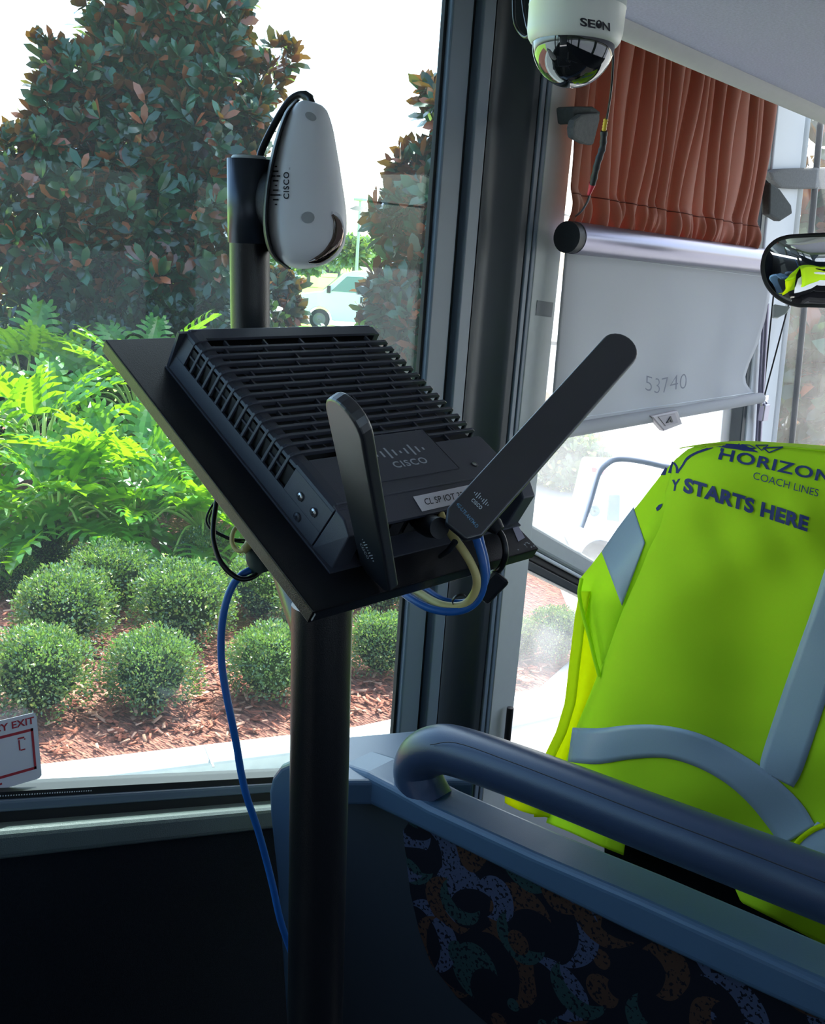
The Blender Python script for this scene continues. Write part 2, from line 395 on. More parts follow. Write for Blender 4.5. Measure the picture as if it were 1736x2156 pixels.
# the edge line runs e0 -> e1; the soffit spreads from it to the aisle side
base = [e0 + (.055, 0, .012), e1 + (.055, 0, .012), np.array([1.04, 3.45, RZ + .012]), np.array([1.04, .2, RZ + .012]), np.array([-.50, .2, RZ + .012]), np.array([-.62, 1.0, RZ + .012])]
mb = MB().prism(base, (0, 0, .05)); struct(mb.build('ceiling_front', M['headliner']))
mb = MB().tube([e0 + (.030, -.02, .022), e1 + (.030, 0, .022)], .028, k=14); struct(mb.build('trim_50', M['lip']))
mb = MB().box((e0 + e1) / 2 + np.array([.035, 0, .13]), (.03, e1[1] - e0[1], .20)); struct(mb.build('trim_51', M['lip']))

# ================================================================== outside ground
GZ = -1.05
line = [(-7.2, -4.2), (-5.8, -.6), (-4.27, 2.38), (-3.52, 3.85), (-3.12, 5.15), (-3.3, 6.0), (-4.3, 7.2), (-6.0, 9.2), (-10, 11), (-14, 12)]
def off(pts, dist):
    out = []
    for i, p in enumerate(pts):
        a = np.array(pts[max(i - 1, 0)]); b = np.array(pts[min(i + 1, len(pts) - 1)]); t = (b - a) / np.linalg.norm(b - a)
        out.append(tuple(np.array(p) + np.array([-t[1], t[0]]) * dist))
    return out
def ribbon(name, A, B, ztop, zbot, m, bevel=0):
    n = len(A); mb = MB()
    vs = [(p[0], p[1], ztop) for p in A] + [(p[0], p[1], ztop) for p in B] + [(p[0], p[1], zbot) for p in A] + [(p[0], p[1], zbot) for p in B]
    fs = []
    for i in range(n - 1):
        fs += [(i, i + 1, n + i + 1, n + i), (2 * n + i, 2 * n + i + 1, i + 1, i), (n + i, n + i + 1, 3 * n + i + 1, 3 * n + i)]
    fs += [(0, n, 3 * n, 2 * n), (n - 1, 3 * n - 1, 4 * n - 1, 2 * n - 1)]
    mb.add(vs, fs); return mb.build(name, m, bevel=bevel, seg=3)
# concrete with speckle, red-brown mulch, lawn
M['concrete'] = mat('pale_concrete', rgb(206, 206, 200), .85, noise_scale=14, noise_amt=.14, bump=.3, bscale=60)
M['asphalt'] = mat('pale_road', rgb(150, 150, 148), .9, noise_scale=20, noise_amt=.12, bump=.4, bscale=120)
m_, n_, l_, b_ = newmat('mulch_bed')
tc = n_.new('ShaderNodeTexCoord'); vo = n_.new('ShaderNodeTexVoronoi'); vo.inputs['Scale'].default_value = 26
mp = n_.new('ShaderNodeMapping'); mp.inputs['Scale'].default_value = (1, 2.6, 1); mp.inputs['Rotation'].default_value = (0, 0, .6)
l_.new(tc.outputs['Object'], mp.inputs[0]); l_.new(mp.outputs[0], vo.inputs['Vector'])
cr = n_.new('ShaderNodeValToRGB'); cr.color_ramp.elements[0].color = rgb(84, 40, 34); cr.color_ramp.elements[1].color = rgb(186, 118, 96)
l_.new(vo.outputs['Color'], cr.inputs[0]); l_.new(cr.outputs[0], b_.inputs['Base Color']); b_.inputs['Roughness'].default_value = .9
bp = n_.new('ShaderNodeBump'); bp.inputs['Distance'].default_value = .02; l_.new(vo.outputs['Distance'], bp.inputs['Height']); l_.new(bp.outputs[0], b_.inputs['Normal'])
M['mulch'] = m_
M['lawn'] = mat('lawn_grass', rgb(168, 206, 84), .9, spec=.1, noise_scale=1.2, noise_amt=.25, bump=.6, bscale=14)
sbox('ground', (-400, -60, GZ - .40), (200, 500, GZ - .13), M['asphalt'])
poly = line + [(-14, 9.5), (-12.5, 4), (-14, -2), (-16, -8)]
struct(MB().prism([(a, b, GZ) for a, b in poly], (0, 0, -.2)).build('ground_bed', M['mulch']))
struct(ribbon('trim_60', off(line, -.20), line, GZ + .012, GZ - .2, M['concrete'], .025))
struct(ribbon('trim_61', off(line, -.62), off(line, -.20), GZ - .118, GZ - .2, M['concrete']))
poly = line + [(-60, 75), (-300, 400), (-400, 300), (-400, -50), (-40, -30)]
struct(MB().prism([(a, b, GZ - .012) for a, b in poly], (0, 0, -.1)).build('ground_lawn', M['lawn']))
# roads across the lawn far away
for i, (d0, d1) in enumerate([(37.5, 46)]):
    c0 = at(760, 600, d0) * (1, 1, 0); c1 = at(760, 600, d1) * (1, 1, 0); s_ = np.array([cos(YAW), sin(YAW), 0]) * 60
    mb = MB().add([c0 - s_ + (0, 0, GZ + .01), c0 + s_ + (0, 0, GZ + .01), c1 + s_ + (0, 0, GZ + .01), c1 - s_ + (0, 0, GZ + .01)], [(0, 1, 2, 3)])
    struct(mb.build('ground_road', M['concrete']))
# expansion joints of the kerb
for jx, jy in [(440, 1592)]:
    p = hit(jx, jy, 2, GZ + .012); mb = MB().box(p + (0, 0, .001), (.24, .012, .004), X=(.888, -.459, 0), Y=(.459, .888, 0)); struct(mb.build('trim_62', M['asphalt']))

# loose bark chips
n = 9000
t = rng.uniform(0, 1, n); s = rng.uniform(.05, 3.6, n) ** 1.0
L = np.array(line); seg = rng.integers(1, 5, n); P0 = L[seg]; P1 = L[seg + 1]; base = P0 + (P1 - P0) * t[:, None]
tn = (P1 - P0) / np.linalg.norm(P1 - P0, axis=1)[:, None]; nr = np.stack([-tn[:, 1], tn[:, 0]], 1)
pos = np.concatenate([base + nr * s[:, None], np.full((n, 1), GZ + .012) + rng.uniform(0, .02, (n, 1))], 1)
def basis(a, nrm):
    a = a / np.linalg.norm(a, axis=1)[:, None]; s_ = np.cross(nrm, a); s_ /= np.linalg.norm(s_, axis=1)[:, None] + 1e-9
    return a, s_, np.cross(a, s_)
def scatter(pos, ax, nrm, scale, tmpl, faces):
    a, s_, n_ = basis(ax, nrm); T = np.asarray(tmpl, float); F_ = np.asarray(faces)
    V = pos[:, None, :] + (a[:, None, :] * T[None, :, 0:1] + s_[:, None, :] * T[None, :, 1:2] + n_[:, None, :] * T[None, :, 2:3]) * scale[:, None, None]
    FF = F_[None] + (np.arange(len(pos)) * len(T))[:, None, None]
    return V.reshape(-1, 3), FF.reshape(-1, F_.shape[1])
ang = rng.uniform(0, 2 * pi, n); ax = np.stack([np.cos(ang), np.sin(ang), rng.uniform(-.35, .35, n)], 1); nn = np.stack([rng.normal(0, .25, n), rng.normal(0, .25, n), np.ones(n)], 1)
V, FF = scatter(pos, ax, nn, rng.uniform(.5, 1.4, n) * .028, [(-1, -.3, 0), (1, -.2, 0), (1, .25, 0), (-1, .3, 0), (-1, -.3, .12), (1, -.2, .12), (1, .25, .12), (-1, .3, .12)],
                [(4, 5, 6, 7), (0, 1, 5, 4), (2, 3, 7, 6), (1, 2, 6, 5), (3, 0, 4, 7)])
M['chip'] = leafmat('bark_chips', rgb(160, 92, 72), rgb(160, 92, 72), rgb(120, 60, 40), rough=.8, vary=.45, tfac=.0, spec=.2, alt=rgb(206, 150, 124), altp=.35)
o = fastmesh('bark_chips', V, FF, M['chip']); tag(o, 'loose red brown bark chips covering the planting bed', 'mulch', kind='stuff')

# ================================================================== planting
M['shrub'] = leafmat('shrub_leaf', rgb(84, 110, 72), rgb(100, 124, 82), rgb(150, 190, 70), rough=.22, vary=.55, tfac=.25, alt=rgb(178, 172, 92), altp=.14, spec=.9)
M['twig'] = mat('brown_stem', rgb(74, 58, 46), .8, noise_scale=20, noise_amt=.2)
M['core'] = mat('shrub_dark_core', rgb(34, 44, 26), .9, spec=.1, noise_scale=30, noise_amt=.4)  # dark colour of the core that stops light inside the shrub
leafT = [(0, 0, 0), (.35, -.19, .05), (.35, .19, .05), (.75, -.19, .06), (.75, .19, .06), (1, 0, 0)]
leafF = [(0, 1, 2, 2), (1, 3, 4, 2), (3, 5, 5, 4)]
leafT4 = [(0, 0, 0), (.5, -.26, .06), (1, 0, 0), (.5, .26, .06)]; leafF4 = [(0, 1, 2, 3)]
def make_shrub(seed, n=6500):
    r = np.random.default_rng(seed)
    d = r.normal(size=(n, 3)); d /= np.linalg.norm(d, axis=1)[:, None]; d[:, 2] = np.where(d[:, 2] < -.55, -d[:, 2], d[:, 2])
    d3 = np.abs(d) ** 3; d = d / (d3.sum(1) ** (1 / 3.0))[:, None]      # a little boxy, as clipped by shears
    lump = 1 + .07 * np.sin(d[:, 0] * 7 + seed) + .06 * np.sin(d[:, 1] * 8 + 2 * seed) + .05 * np.sin(d[:, 2] * 9 + d[:, 0] * 5)
    rad = r.uniform(.74, 1.03, n) * lump
    p = d * rad[:, None]; p[:, 2] = p[:, 2] * .92 + .80
    ax = d * .8 + r.normal(0, .55, (n, 3)) + np.array([0, 0, .35]); nn = d + r.normal(0, .55, (n, 3)) + np.array([0, 0, .4])
    return scatter(p, ax, nn, r.uniform(.06, .115, n), leafT4, leafF4)
protos = []
shr = [  # px of the foot, row of the foot, apparent width, label
    (296, 1518, 188, 'rounded green shrub nearest the kerb, in front of the centre gap in the mulch'),
    (52, 1532, 208, 'rounded shrub behind the exit sticker at the left edge of the view'),
    (556, 1492, 176, 'rounded shrub just left of the lower black pole'),
    (366, 1378, 196, 'rounded shrub in the second row under the philodendron'),
    (108, 1392, 196, 'large rounded shrub in the second row at the left'),
    (800, 1440, 150, 'rounded shrub between the black pole and the window post'),
    (540, 1318, 150, 'pale lit shrub behind the blue hanging cable'),
    (210, 1312, 170, 'dark shaded shrub between two lit shrubs in the back row'),
    (8, 1268, 110, 'small shrub in the back row cut by the left edge'),
    (72, 1212, 120, 'small shaded shrub farthest back at the left'),
    (424, 1236, 130, 'small shrub farthest back beneath the drooping leaves'),
    (800, 1300, 130, 'shrub behind the pole, below the tray'),
    (1172, 1400, 120, 'bluish shrub seen through the lower driver window'),
    (1086, 1392, 90, 'pale lit shrub beside the frame in the lower driver window'),
    (650, 1360, 150, 'shrub hidden mostly behind the lower pole'),
    (1010, 1290, 150, 'shrub farther along the bed beyond the post')]
def obj_scaled(o, k): o.scale = (k, k, k)
for i, (px, py, wd, lab) in enumerate(shr):
    g = hit(px, py, 2, GZ); dep = (CM.T @ (g - EYE))[2]; R0 = wd / 2 / F * dep
    fw = np.array([-sin(YAW), cos(YAW), 0]); c = g + fw * R0 * .8
    if i < 3:
        V, FF = make_shrub(i + 3)
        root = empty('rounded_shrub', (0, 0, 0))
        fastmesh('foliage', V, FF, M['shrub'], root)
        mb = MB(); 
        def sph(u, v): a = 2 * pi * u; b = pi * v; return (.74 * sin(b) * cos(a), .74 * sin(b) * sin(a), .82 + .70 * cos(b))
        mb.grid(sph, 20, 12); mb.build('light_block_core', M['core'], root)  # added sphere, put in to block light between the leaves
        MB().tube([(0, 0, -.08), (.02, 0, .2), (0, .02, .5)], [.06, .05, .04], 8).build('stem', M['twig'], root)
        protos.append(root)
    else:
        src = protos[i % 3]; root = src.copy(); SC.collection.objects.link(root)
        for ch in list(src.children):
            cc = ch.copy(); SC.collection.objects.link(cc); cc.parent = root
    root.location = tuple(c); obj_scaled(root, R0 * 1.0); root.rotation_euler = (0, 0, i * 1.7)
    tag(root, lab, 'shrub', 'clipped round shrubs in the bark bed')

# split-leaf philodendrons
M['philo'] = leafmat('philodendron_leaf', rgb(70, 128, 44), rgb(78, 134, 54), rgb(170, 220, 24), rough=.3, vary=.4, tfac=.40, spec=.6)
M['petiole'] = mat('leaf_stalk', rgb(176, 196, 104), .45)
def philo_template():
    """deeply lobed blade, unit length along x, drooping lobes"""
    V = []; Fc = []
    def quad(a, b, c, d):
        o = len(V); V.extend([a, b, c, d]); Fc.append((o, o + 1, o + 2, o + 3))
    z_ = lambda t: -.26 * t * t
    N = 9; wb = [.02, .13, .15, .14, .13, .12, .11, .10, .075, .0]
    for i in range(N):
        t0, t1 = i / N, (i + 1) / N
        for sgn in (-1, 1):
            a = (t0, 0, z_(t0)); b = (t1, 0, z_(t1)); c = (t1, sgn * wb[i + 1], z_(t1) + .035); d = (t0, sgn * wb[i], z_(t0) + .035)
            quad(a, b, c, d) if sgn > 0 else quad(d, c, b, a)
    for i in range(7):
        t = .04 + i / 7 * .86
        Ln = .40 * (1 - t * .62) * (.8 if i == 0 else 1)
        an = radians([128, 98, 80, 66, 54, 42, 28][i])
        for sgn in (-1, 1):
            b0 = np.array([t, sgn * wb[int(t * 9)] * .55, z_(t) + .03]); d1 = np.array([cos(an), sgn * sin(an), 0]); pr = np.array([-sin(an) * sgn, cos(an), 0]) * sgn
            prev = None
            for k in range(5):
                f = k / 4; p = b0 + d1 * Ln * f + np.array([.16 * f * f * Ln, 0, .05 * sin(f * 3) - .20 * f * f * Ln]) + pr * (.018 * sin(5 * f + i)); ww = (.058 - .020 * t) * [1.15, .80, .95, .80, .22][k]
                cur = (tuple(p - pr * ww), tuple(p + pr * ww))
                if prev:
                    q = (prev[0], cur[0], cur[1], prev[1])
                    quad(*(q if sgn > 0 else q[::-1]))
                prev = cur
            # side tooth of the lobe
            p = b0 + d1 * Ln * .55; q = p + (d1 * .75 + np.array([.6, 0, 0])) * Ln * .30
            quad(*([tuple(p - d1 * .03), tuple(q), tuple(q + d1 * .015), tuple(p + d1 * .03)][::1 if sgn > 0 else -1]))
    return V, Fc
PT, PF = philo_template(); PT = np.array(PT); PF = np.array(PF)
def philodendron(pos, R, H, nl, seed, label):
    r = np.random.default_rng(seed); root = empty('philodendron', pos, label, 'plant', 'split-leaf philodendrons behind the shrubs')
    VV = []; FFs = []; off_ = 0; st = MB()
    pos = np.array(pos)
    for i in range(nl):
        a = i * 2.399 + r.uniform(-.3, .3); f = (i + .5) / nl           # f: 0 upright centre .. 1 low outside
        tilt = .15 + 1.25 * f; reach = R * (.25 + .60 * f) ; h = H * (.86 - .62 * f ** 1.3) + r.uniform(-.08, .08)
        hub = pos + np.array([0, 0, H * .34])
        end = pos + np.array([cos(a) * reach, sin(a) * reach, h])
        mid = hub * .45 + end * .55 + np.array([0, 0, .16])
        path = spline([hub, mid, end], 5); st.tube(path, [.014] * 6 + [.010] * (len(path) - 6), 5, cap=False)
        axd = np.array([cos(a) * (.55 + .6 * f), sin(a) * (.55 + .6 * f), .75 - 1.05 * f + r.uniform(-.2, .2)]); axd /= np.linalg.norm(axd)
        nrm = np.array([-cos(a) * .2, -sin(a) * .2, 1.0]) + r.normal(0, .35, 3)
        V, Fq = scatter(end[None], axd[None], nrm[None], np.array([r.uniform(.5, .72)]), PT, PF)
        VV.append(V); FFs.append(Fq + off_); off_ += len(V)
    fastmesh('foliage', np.concatenate(VV), np.concatenate(FFs), M['philo'], root)
    st.build('stalks', M['petiole'], root)
    MB().tube([pos + (0, 0, -.05), pos + (.03, 0, H * .2), pos + (0, 0, H * .38)], [.07, .06, .05], 9).build('trunk', M['twig'], root)
    return root
phl = [(285, 930, 8.2, .85, 1.15, 30, 'philodendron whose leaf stalks fan out of a crown in mid view'),
       (85, 840, 8.9, .95, 1.3, 34, 'philodendron with bright leaves at the left edge of the view'),
       (480, 800, 9.8, .95, 1.55, 32, 'tall philodendron behind the router tray'),
       (300, 740, 10.4, .95, 1.75, 34, 'tallest philodendron reaching up before the magnolia trunk'),
       (50, 720, 10.6, .9, 1.45, 32, 'philodendron rising at far left beneath the magnolia'),
       (120, 1000, 8.0, .75, .85, 26, 'low philodendron drooping over the shrubs at the left'),
       (430, 1000, 8.2, .75, .9, 24, 'low dark philodendron behind the black cable loop'),
       (600, 900, 9.2, .9, 1.2, 26, 'philodendron hidden mostly by the router tray'),
       (700, 740, 10.8, .7, .85, 14, 'small philodendron in front of the far lawn')]
for i, (px, py, dep, R_, H_, nl, lab) in enumerate(phl):
    p = at(px, py, dep); philodendron((p[0], p[1], GZ - .01), R_, max(H_, (p[2] - GZ) * 1.12), nl, 40 + i, lab)

# magnolia trees: rosettes of stiff leaves, green above, rusty beneath
M['magnolia'] = leafmat('magnolia_leaf', rgb(28, 72, 46), rgb(122, 62, 40), rgb(140, 110, 30), rough=.18, vary=.6, tfac=.14, spec=.55, alt=rgb(140, 74, 46), altp=.16)
M['hedge'] = leafmat('hedge_leaf', rgb(30, 62, 40), rgb(44, 70, 46), rgb(90, 120, 30), rough=.25, vary=.5, tfac=.12, spec=.6)
M['bark'] = mat('grey_bark', rgb(110, 104, 96), .9, noise_scale=14, noise_amt=.25, bump=.7, bscale=40)
def crown(blobs, ncl, leaf, seed, name, label, trunk=None, per=7, group=None, mt='magnolia', cat='tree', upbias=.45):
    """blobs: (px, py, depth, radius in px)"""
    r = np.random.default_rng(seed); C = []; R_ = []
    for b in blobs: C.append(at(b[0], b[1], b[2])); R_.append(b[3] / F * b[2])
    C = np.array(C); R_ = np.array(R_); wgt = R_ ** 2.2; wgt /= wgt.sum()
    k = r.choice(len(C), ncl, p=wgt); d = r.normal(size=(ncl, 3)); d /= np.linalg.norm(d, axis=1)[:, None]
    p = C[k] + d * (R_[k] * r.uniform(.15, 1.0, ncl) ** .55)[:, None]
    ctr = C.mean(0); out = (p - C[k]) / R_[k][:, None] + np.array([0, 0, upbias]); out /= np.linalg.norm(out, axis=1)[:, None]
    P_ = np.repeat(p, per, 0); O = np.repeat(out, per, 0); m = len(P_)
    sd_ = r.normal(size=(m, 3)); sd_ -= O * (sd_ * O).sum(1)[:, None]; sd_ /= np.linalg.norm(sd_, axis=1)[:, None]
    th = r.uniform(.5, 1.35, m); ax = O * np.cos(th)[:, None] + sd_ * np.sin(th)[:, None]
    nn = O * np.sin(th)[:, None] - sd_ * np.cos(th)[:, None] + r.normal(0, .2, (m, 3))
    V, FF = scatter(P_ + sd_ * .01, ax, nn, leaf * r.uniform(.65, 1.15, m), leafT, leafF)
    base = at(*trunk[0]) if trunk else C[0]
    root = empty(name, (base[0], base[1], GZ), label, cat, group)
    F3 = []
    fastmesh('foliage', V, FF, M[mt], root)
    if trunk:
        top = at(*trunk[1]); mb = MB(); b0 = np.array([base[0], base[1], GZ - .05])
        pth = spline([b0, b0 * .5 + top * .5 + (.05, 0, 0), top], 5); rr = np.linspace(trunk[2], trunk[2] * .3, len(pth))
        mb.tube(pth, list(rr), 10)
        for q in range(len(C)):
            s_ = pth[int(len(pth) * r.uniform(.25, .75))]; mb.tube(spline([s_, s_ * .5 + C[q] * .5 - (0, 0, .1), C[q]], 4), [trunk[2] * .35 * (1 - j / 9.) for j in range(9)], 6)
        mb.build('trunk', M['bark'], root)
    return root
crown([(x, y, 11.6, 75) for x in (-20, 70, 160, 250, 340, 430, 520) for y in (700, 790, 880)], 1500, .16, 77, 'background_hedge', 'dark leafy hedge behind the philodendrons under the magnolia', trunk=((250, 900, 11.6), (250, 760, 11.6), .05), mt='hedge', cat='hedge')
D = 12.0
crown([(260, 20, D, 80), (350, 10, D, 100), (450, 30, D, 70), (470, 100, D, 55), (230, 110, D, 75), (340, 130, D, 110), (440, 170, D, 70), (165, 150, D - .4, 55), (105, 130, D - .4, 40), (100, 215, D - .4, 50), (180, 240, D, 90), (300, 280, D, 120), (430, 300, D, 110),
       (100, 290, D - .4, 55), (500, 260, D, 60), (540, 210, D + .1, 35), (560, 165, D + .2, 40), (580, 115, D + .3, 30), (610, 120, D + .3, 28), (520, 330, D, 40), (60, 350, D, 65), (160, 400, D, 110), (300, 440, D, 120), (430, 440, D, 90),
       (60, 470, D, 110), (190, 540, D, 120), (330, 570, D, 120), (460, 560, D + .1, 90), (20, 310, D - .2, 35), (60, 600, D + .2, 100), (200, 640, D + .2, 110), (380, 660, D + .3, 110), (480, 650, D + .3, 80), (350, -110, D, 150), (505, 400, D, 60), (500, 130, D, 20)],
      3000, .25, 5, 'magnolia_tree', 'large magnolia tree with rusty leaf undersides filling the left of the window', trunk=((300, 620, D), (340, 60, D), .13))
D = 10.5
crown([(905, 190, D, 18), (885, 380, D, 55), (862, 350, D, 30), (860, 460, D, 70), (815, 455, D, 35), (890, 550, D, 80), (800, 620, D, 45), (860, 660, D, 85), (940, 420, D, 110), (950, 620, D, 120), (990, 250, D, 100), (870, 760, D, 90), (1000, 800, D, 120)],
      1000, .24, 6, 'magnolia_tree', 'magnolia tree half hidden by the window post on the right of the van', trunk=((960, 700, D), (970, 260, D), .10))
crown([(592, 620, 14, 40), (580, 660, 14, 45), (540, 640, 14, 50), (612, 650, 14, 20)], 150, .24, 8, 'magnolia_bush', 'young magnolia bush low in front of the van bonnet', trunk=((580, 690, 14), (585, 620, 14), .03))
D = 6.5
crown([(1700, 330, D, 70), (1690, 480, D, 90), (1780, 420, D, 120), (1720, 720, D, 110), (1690, 860, D, 100), (1790, 800, D, 150), (1680, 620, D, 60), (1790, 560, D, 120), (1730, 1000, D, 120)], 300, .24, 9, 'magnolia_tree',
      'magnolia tree close outside the windscreen at the right', trunk=((1760, 900, D), (1770, 420, D), .07))
crown([(1190, 980, 13, 60), (1230, 960, 13, 45), (1160, 940, 13, 40), (1215, 1010, 13, 35)], 380, .16, 12, 'garden_bush', 'leafy bush seen through the driver window beside the vehicle shaped reflection', trunk=((1195, 1060, 13), (1195, 980, 13), .03), mt='shrub', cat='bush')
# far row of trees
fl = [(745, 528, 85, 24), (772, 530, 85, 22), (800, 534, 85, 22), (715, 538, 85, 18), (650, 545, 85, 20), (600, 545, 85, 24), (830, 532, 85, 26), (690, 552, 90, 14), (900, 520, 85, 40), (1000, 530, 85, 40)]
for i, (a, b, c, d_) in enumerate(fl):
    c = [80, 93, 106, 119, 80, 92, 132, 146, 86, 100][i]; d_ = d_ * 1.0
    crown([(a, b, c, d_), (a - 10, b + 8, c, d_ * .7), (a + 10, b + 8, c, d_ * .7)], 260, .9, 60 + i, 'far_tree', 'hazy green tree in the far row, ' + ['directly behind the light pole', 'just right of the light pole', 'next to the magnolia edge', 'left of the light pole', 'left of the van', 'touching the black pole', 'above the rear of the van', 'over the van bonnet', 'hidden by the window post', 'hidden by the upright trim'][i],
          trunk=((a, b + 10, c), (a, b, c), .2), per=4, group='far row of trees', mt='shrub')

# parked van, light pole, reflection built as a vehicle
M['van'] = mat('white_van_paint', rgb(236, 244, 246), .3, coat=.6)
M['tyre'] = mat('tyre', rgb(28, 28, 30), .8); M['hub'] = mat('wheel_rim', rgb(96, 98, 100), .5)
M['vglass'] = mat('vehicle_glass', rgb(120, 150, 150), .08, coat=.5)
def vehicle():
    dep = 35.0; right = np.array([cos(YAW), sin(YAW), 0]); o = at(612, 600, dep); o[2] = GZ
    fwd = np.array([-sin(YAW), cos(YAW), 0]); up = np.array([0, 0, 1.0])
    root = empty('parked_van', tuple(o + right * 2.6 + fwd * 1), 'white panel van parked on the grass across the lot', 'van')
    def P(x, z, y=0): return o + right * x + up * z + fwd * y
    prof = [(.05, .45), (.0, .75), (.05, 1.05), (.35, 1.18), (1.15, 1.33), (1.85, 1.98), (2.15, 2.10), (3.5, 2.13), (5.5, 2.10), (5.6, 1.9), (5.62, .5), (5.5, .38), (5.0, .36)]
    for cxw in (4.55,): 
        prof += [(cxw + .42 * cos(a), .36 + .42 * sin(a)) for a in np.linspace(0, pi, 9)]
    prof += [(1.6, .34)] + [(1.05 + .44 * cos(a), .36 + .44 * sin(a)) for a in np.linspace(0, pi, 9)] + [(.45, .40)]
    MB().prism([P(x, z, 0) for x, z in prof], fwd * 1.9).build('body', M['van'], root, bevel=.06, seg=3)
    MB().prism([P(1.42, 1.36, -.01), P(1.95, 1.90, -.01), P(2.62, 1.92, -.01), P(2.62, 1.36, -.01)], fwd * .02).build('side_window', M['vglass'], root, bevel=.0)
    MB().prism([P(1.12, 1.36, .1), P(1.8, 2.0, .1), P(1.8, 2.0, 1.8), P(1.12, 1.36, 1.8)], (-right * .03)).build('windscreen', M['vglass'], root)
    MB().prism([P(2.68, .45, -.012), P(2.70, .45, -.012), P(2.70, 2.0, -.012), P(2.68, 2.0, -.012)], fwd * .02).build('door_seam', M['tyre'], root)
    MB().box(P(2.5, 1.12, -.02), (.08, .03, .22), X=right, Y=fwd).build('door_handle', M['tyre'], root)
    MB().prism([P(.04, .80, -.01), P(.26, .84, -.01), P(.26, .98, -.01), P(.06, .98, -.01)], fwd * .02).build('headlight', M['vglass'], root)
    for x in (1.05, 4.55):
        wh = MB().lathe(P(x, .36, -.02), fwd, [(.02, 0), (.30, 0), (.36, .03), (.36, .22), (.30, .25), (.02, .25)], 28).build('wheel', M['tyre'], root)
        MB().lathe(P(x, .36, -.045), fwd, [(.02, 0), (.10, 0), (.12, .02), (.20, .02), (.22, 0), (.23, .03)], 24).build('hub', M['hub'], wh)
        wh.children[0].location = (0, 0, 0)
    m2 = MB().box(P(1.35, 1.42, -.14), (.12, .22, .26), X=right, Y=fwd); m2.build('wing_mirror', M['tyre'], root, bevel=.02)
    return root
vehicle()
lp = at(751, 552, 62); lp[2] = GZ; root = empty('light_pole', lp, 'tall pale parking lot light pole beyond the van', 'light pole')
tp_ = at(755, 424, 62); tp_[:2] = lp[:2]
MB().tube([lp, tp_], [.11, .08], 10).build('pole', M['trim_light'], root); MB().box(tp_ + (0, 0, .06), (.75, .45, .16)).build('lamp_head', M['trim_light'], root, bevel=.03)
# reflection in the driver glass, built as a solid pale vehicle
DV = 9.5; fwd = np.array([-sin(YAW), cos(YAW), 0])
def VP_(px, py, y=0): return at(px, py, DV) + fwd * y
gb = hit(1300, 1250, 2, GZ - .13)
root = empty('vehicle_reflection', (at(1300, 1100, DV)[0], at(1300, 1100, DV)[1], GZ - .13), 'glass reflection built as a white vehicle with a small window', 'vehicle')
MB().prism([VP_(1214, 1190), VP_(1236, 1120), VP_(1262, 1010), VP_(1330, 1013), VP_(1420, 1022), VP_(1424, 1196)], fwd * 1.2).build('body', M['van'], root, bevel=.04, seg=3)
MB().prism([VP_(1281, 1043, -.02), VP_(1304, 1041, -.02), VP_(1303, 1098, -.02), VP_(1277, 1095, -.02)], fwd * .03).build('side_window', M['vglass'], root, bevel=.01)
MB().lathe(VP_(1250, 1075, -.03), fwd, [(.01, 0), (.05, 0), (.05, .05)], 20).build('headlight', M['vglass'], root)
for q in (1262, 1380): MB().lathe(VP_(q, 1178, -.04), fwd, [(.02, 0), (.14, 0), (.18, .03), (.18, .2)], 24).build('wheel', M['tyre'], root)
MB().box(VP_(1273, 1003, .3), (.12, .12, .05)).build('roof_light', M['red_print'], root, bevel=.01)
# the coach's own outside mirror arm, a bent dark tube beyond the glass
p = [at(1222, 1110, 3.1), at(1240, 1060, 3.1), at(1258, 1000, 3.1), at(1275, 978, 3.1), at(1300, 966, 3.1), at(1345, 970, 3.15), at(1410, 985, 3.2), at(1500, 1010, 3.3)]
tag(MB().tube(spline(p, 5), .010, 10).build('mirror_arm', mat('grey_painted_tube', rgb(186, 196, 214), .5)), 'bent tube of the outside mirror arm beyond the driver glass', 'mirror arm')

# ================================================================== mounting stand, tilted tray and router
def camv(p): return CM.T @ (np.array(p) - EYE)
PA = at(221, 715, 1.0)
PU = np.array([.86959617, -.04980711, -.49124511]); PV = np.array([.07007053, .99727859, .02292441]); PN = np.array([.48876643, -.05435679, .87071965])
PU /= np.linalg.norm(PU); PN = np.cross(PU, PV); PN /= np.linalg.norm(PN); PV = np.cross(PN, PU)
def T(u, v, h=0.0): return PA + PU * u + PV * v + PN * h
def planehit(px, py, p0, n):
    d = _dir(px, py); return EYE + d * (((np.array(p0) - EYE) @ n) / (d @ n))
def onp(px, py, h=0.0):
    p = planehit(px, py, T(0, 0, h), PN) - PA; return p @ PU, p @ PV
def tbox(mb, u0, u1, v0, v1, h0, h1): return mb.box(T((u0 + u1) / 2, (v0 + v1) / 2, (h0 + h1) / 2), (u1 - u0, v1 - v0, h1 - h0), PU, PV, PN)
def tprism(mb, vh, u0, u1): return mb.prism([T(u0, v, h) for v, h in vh], PU * (u1 - u0))

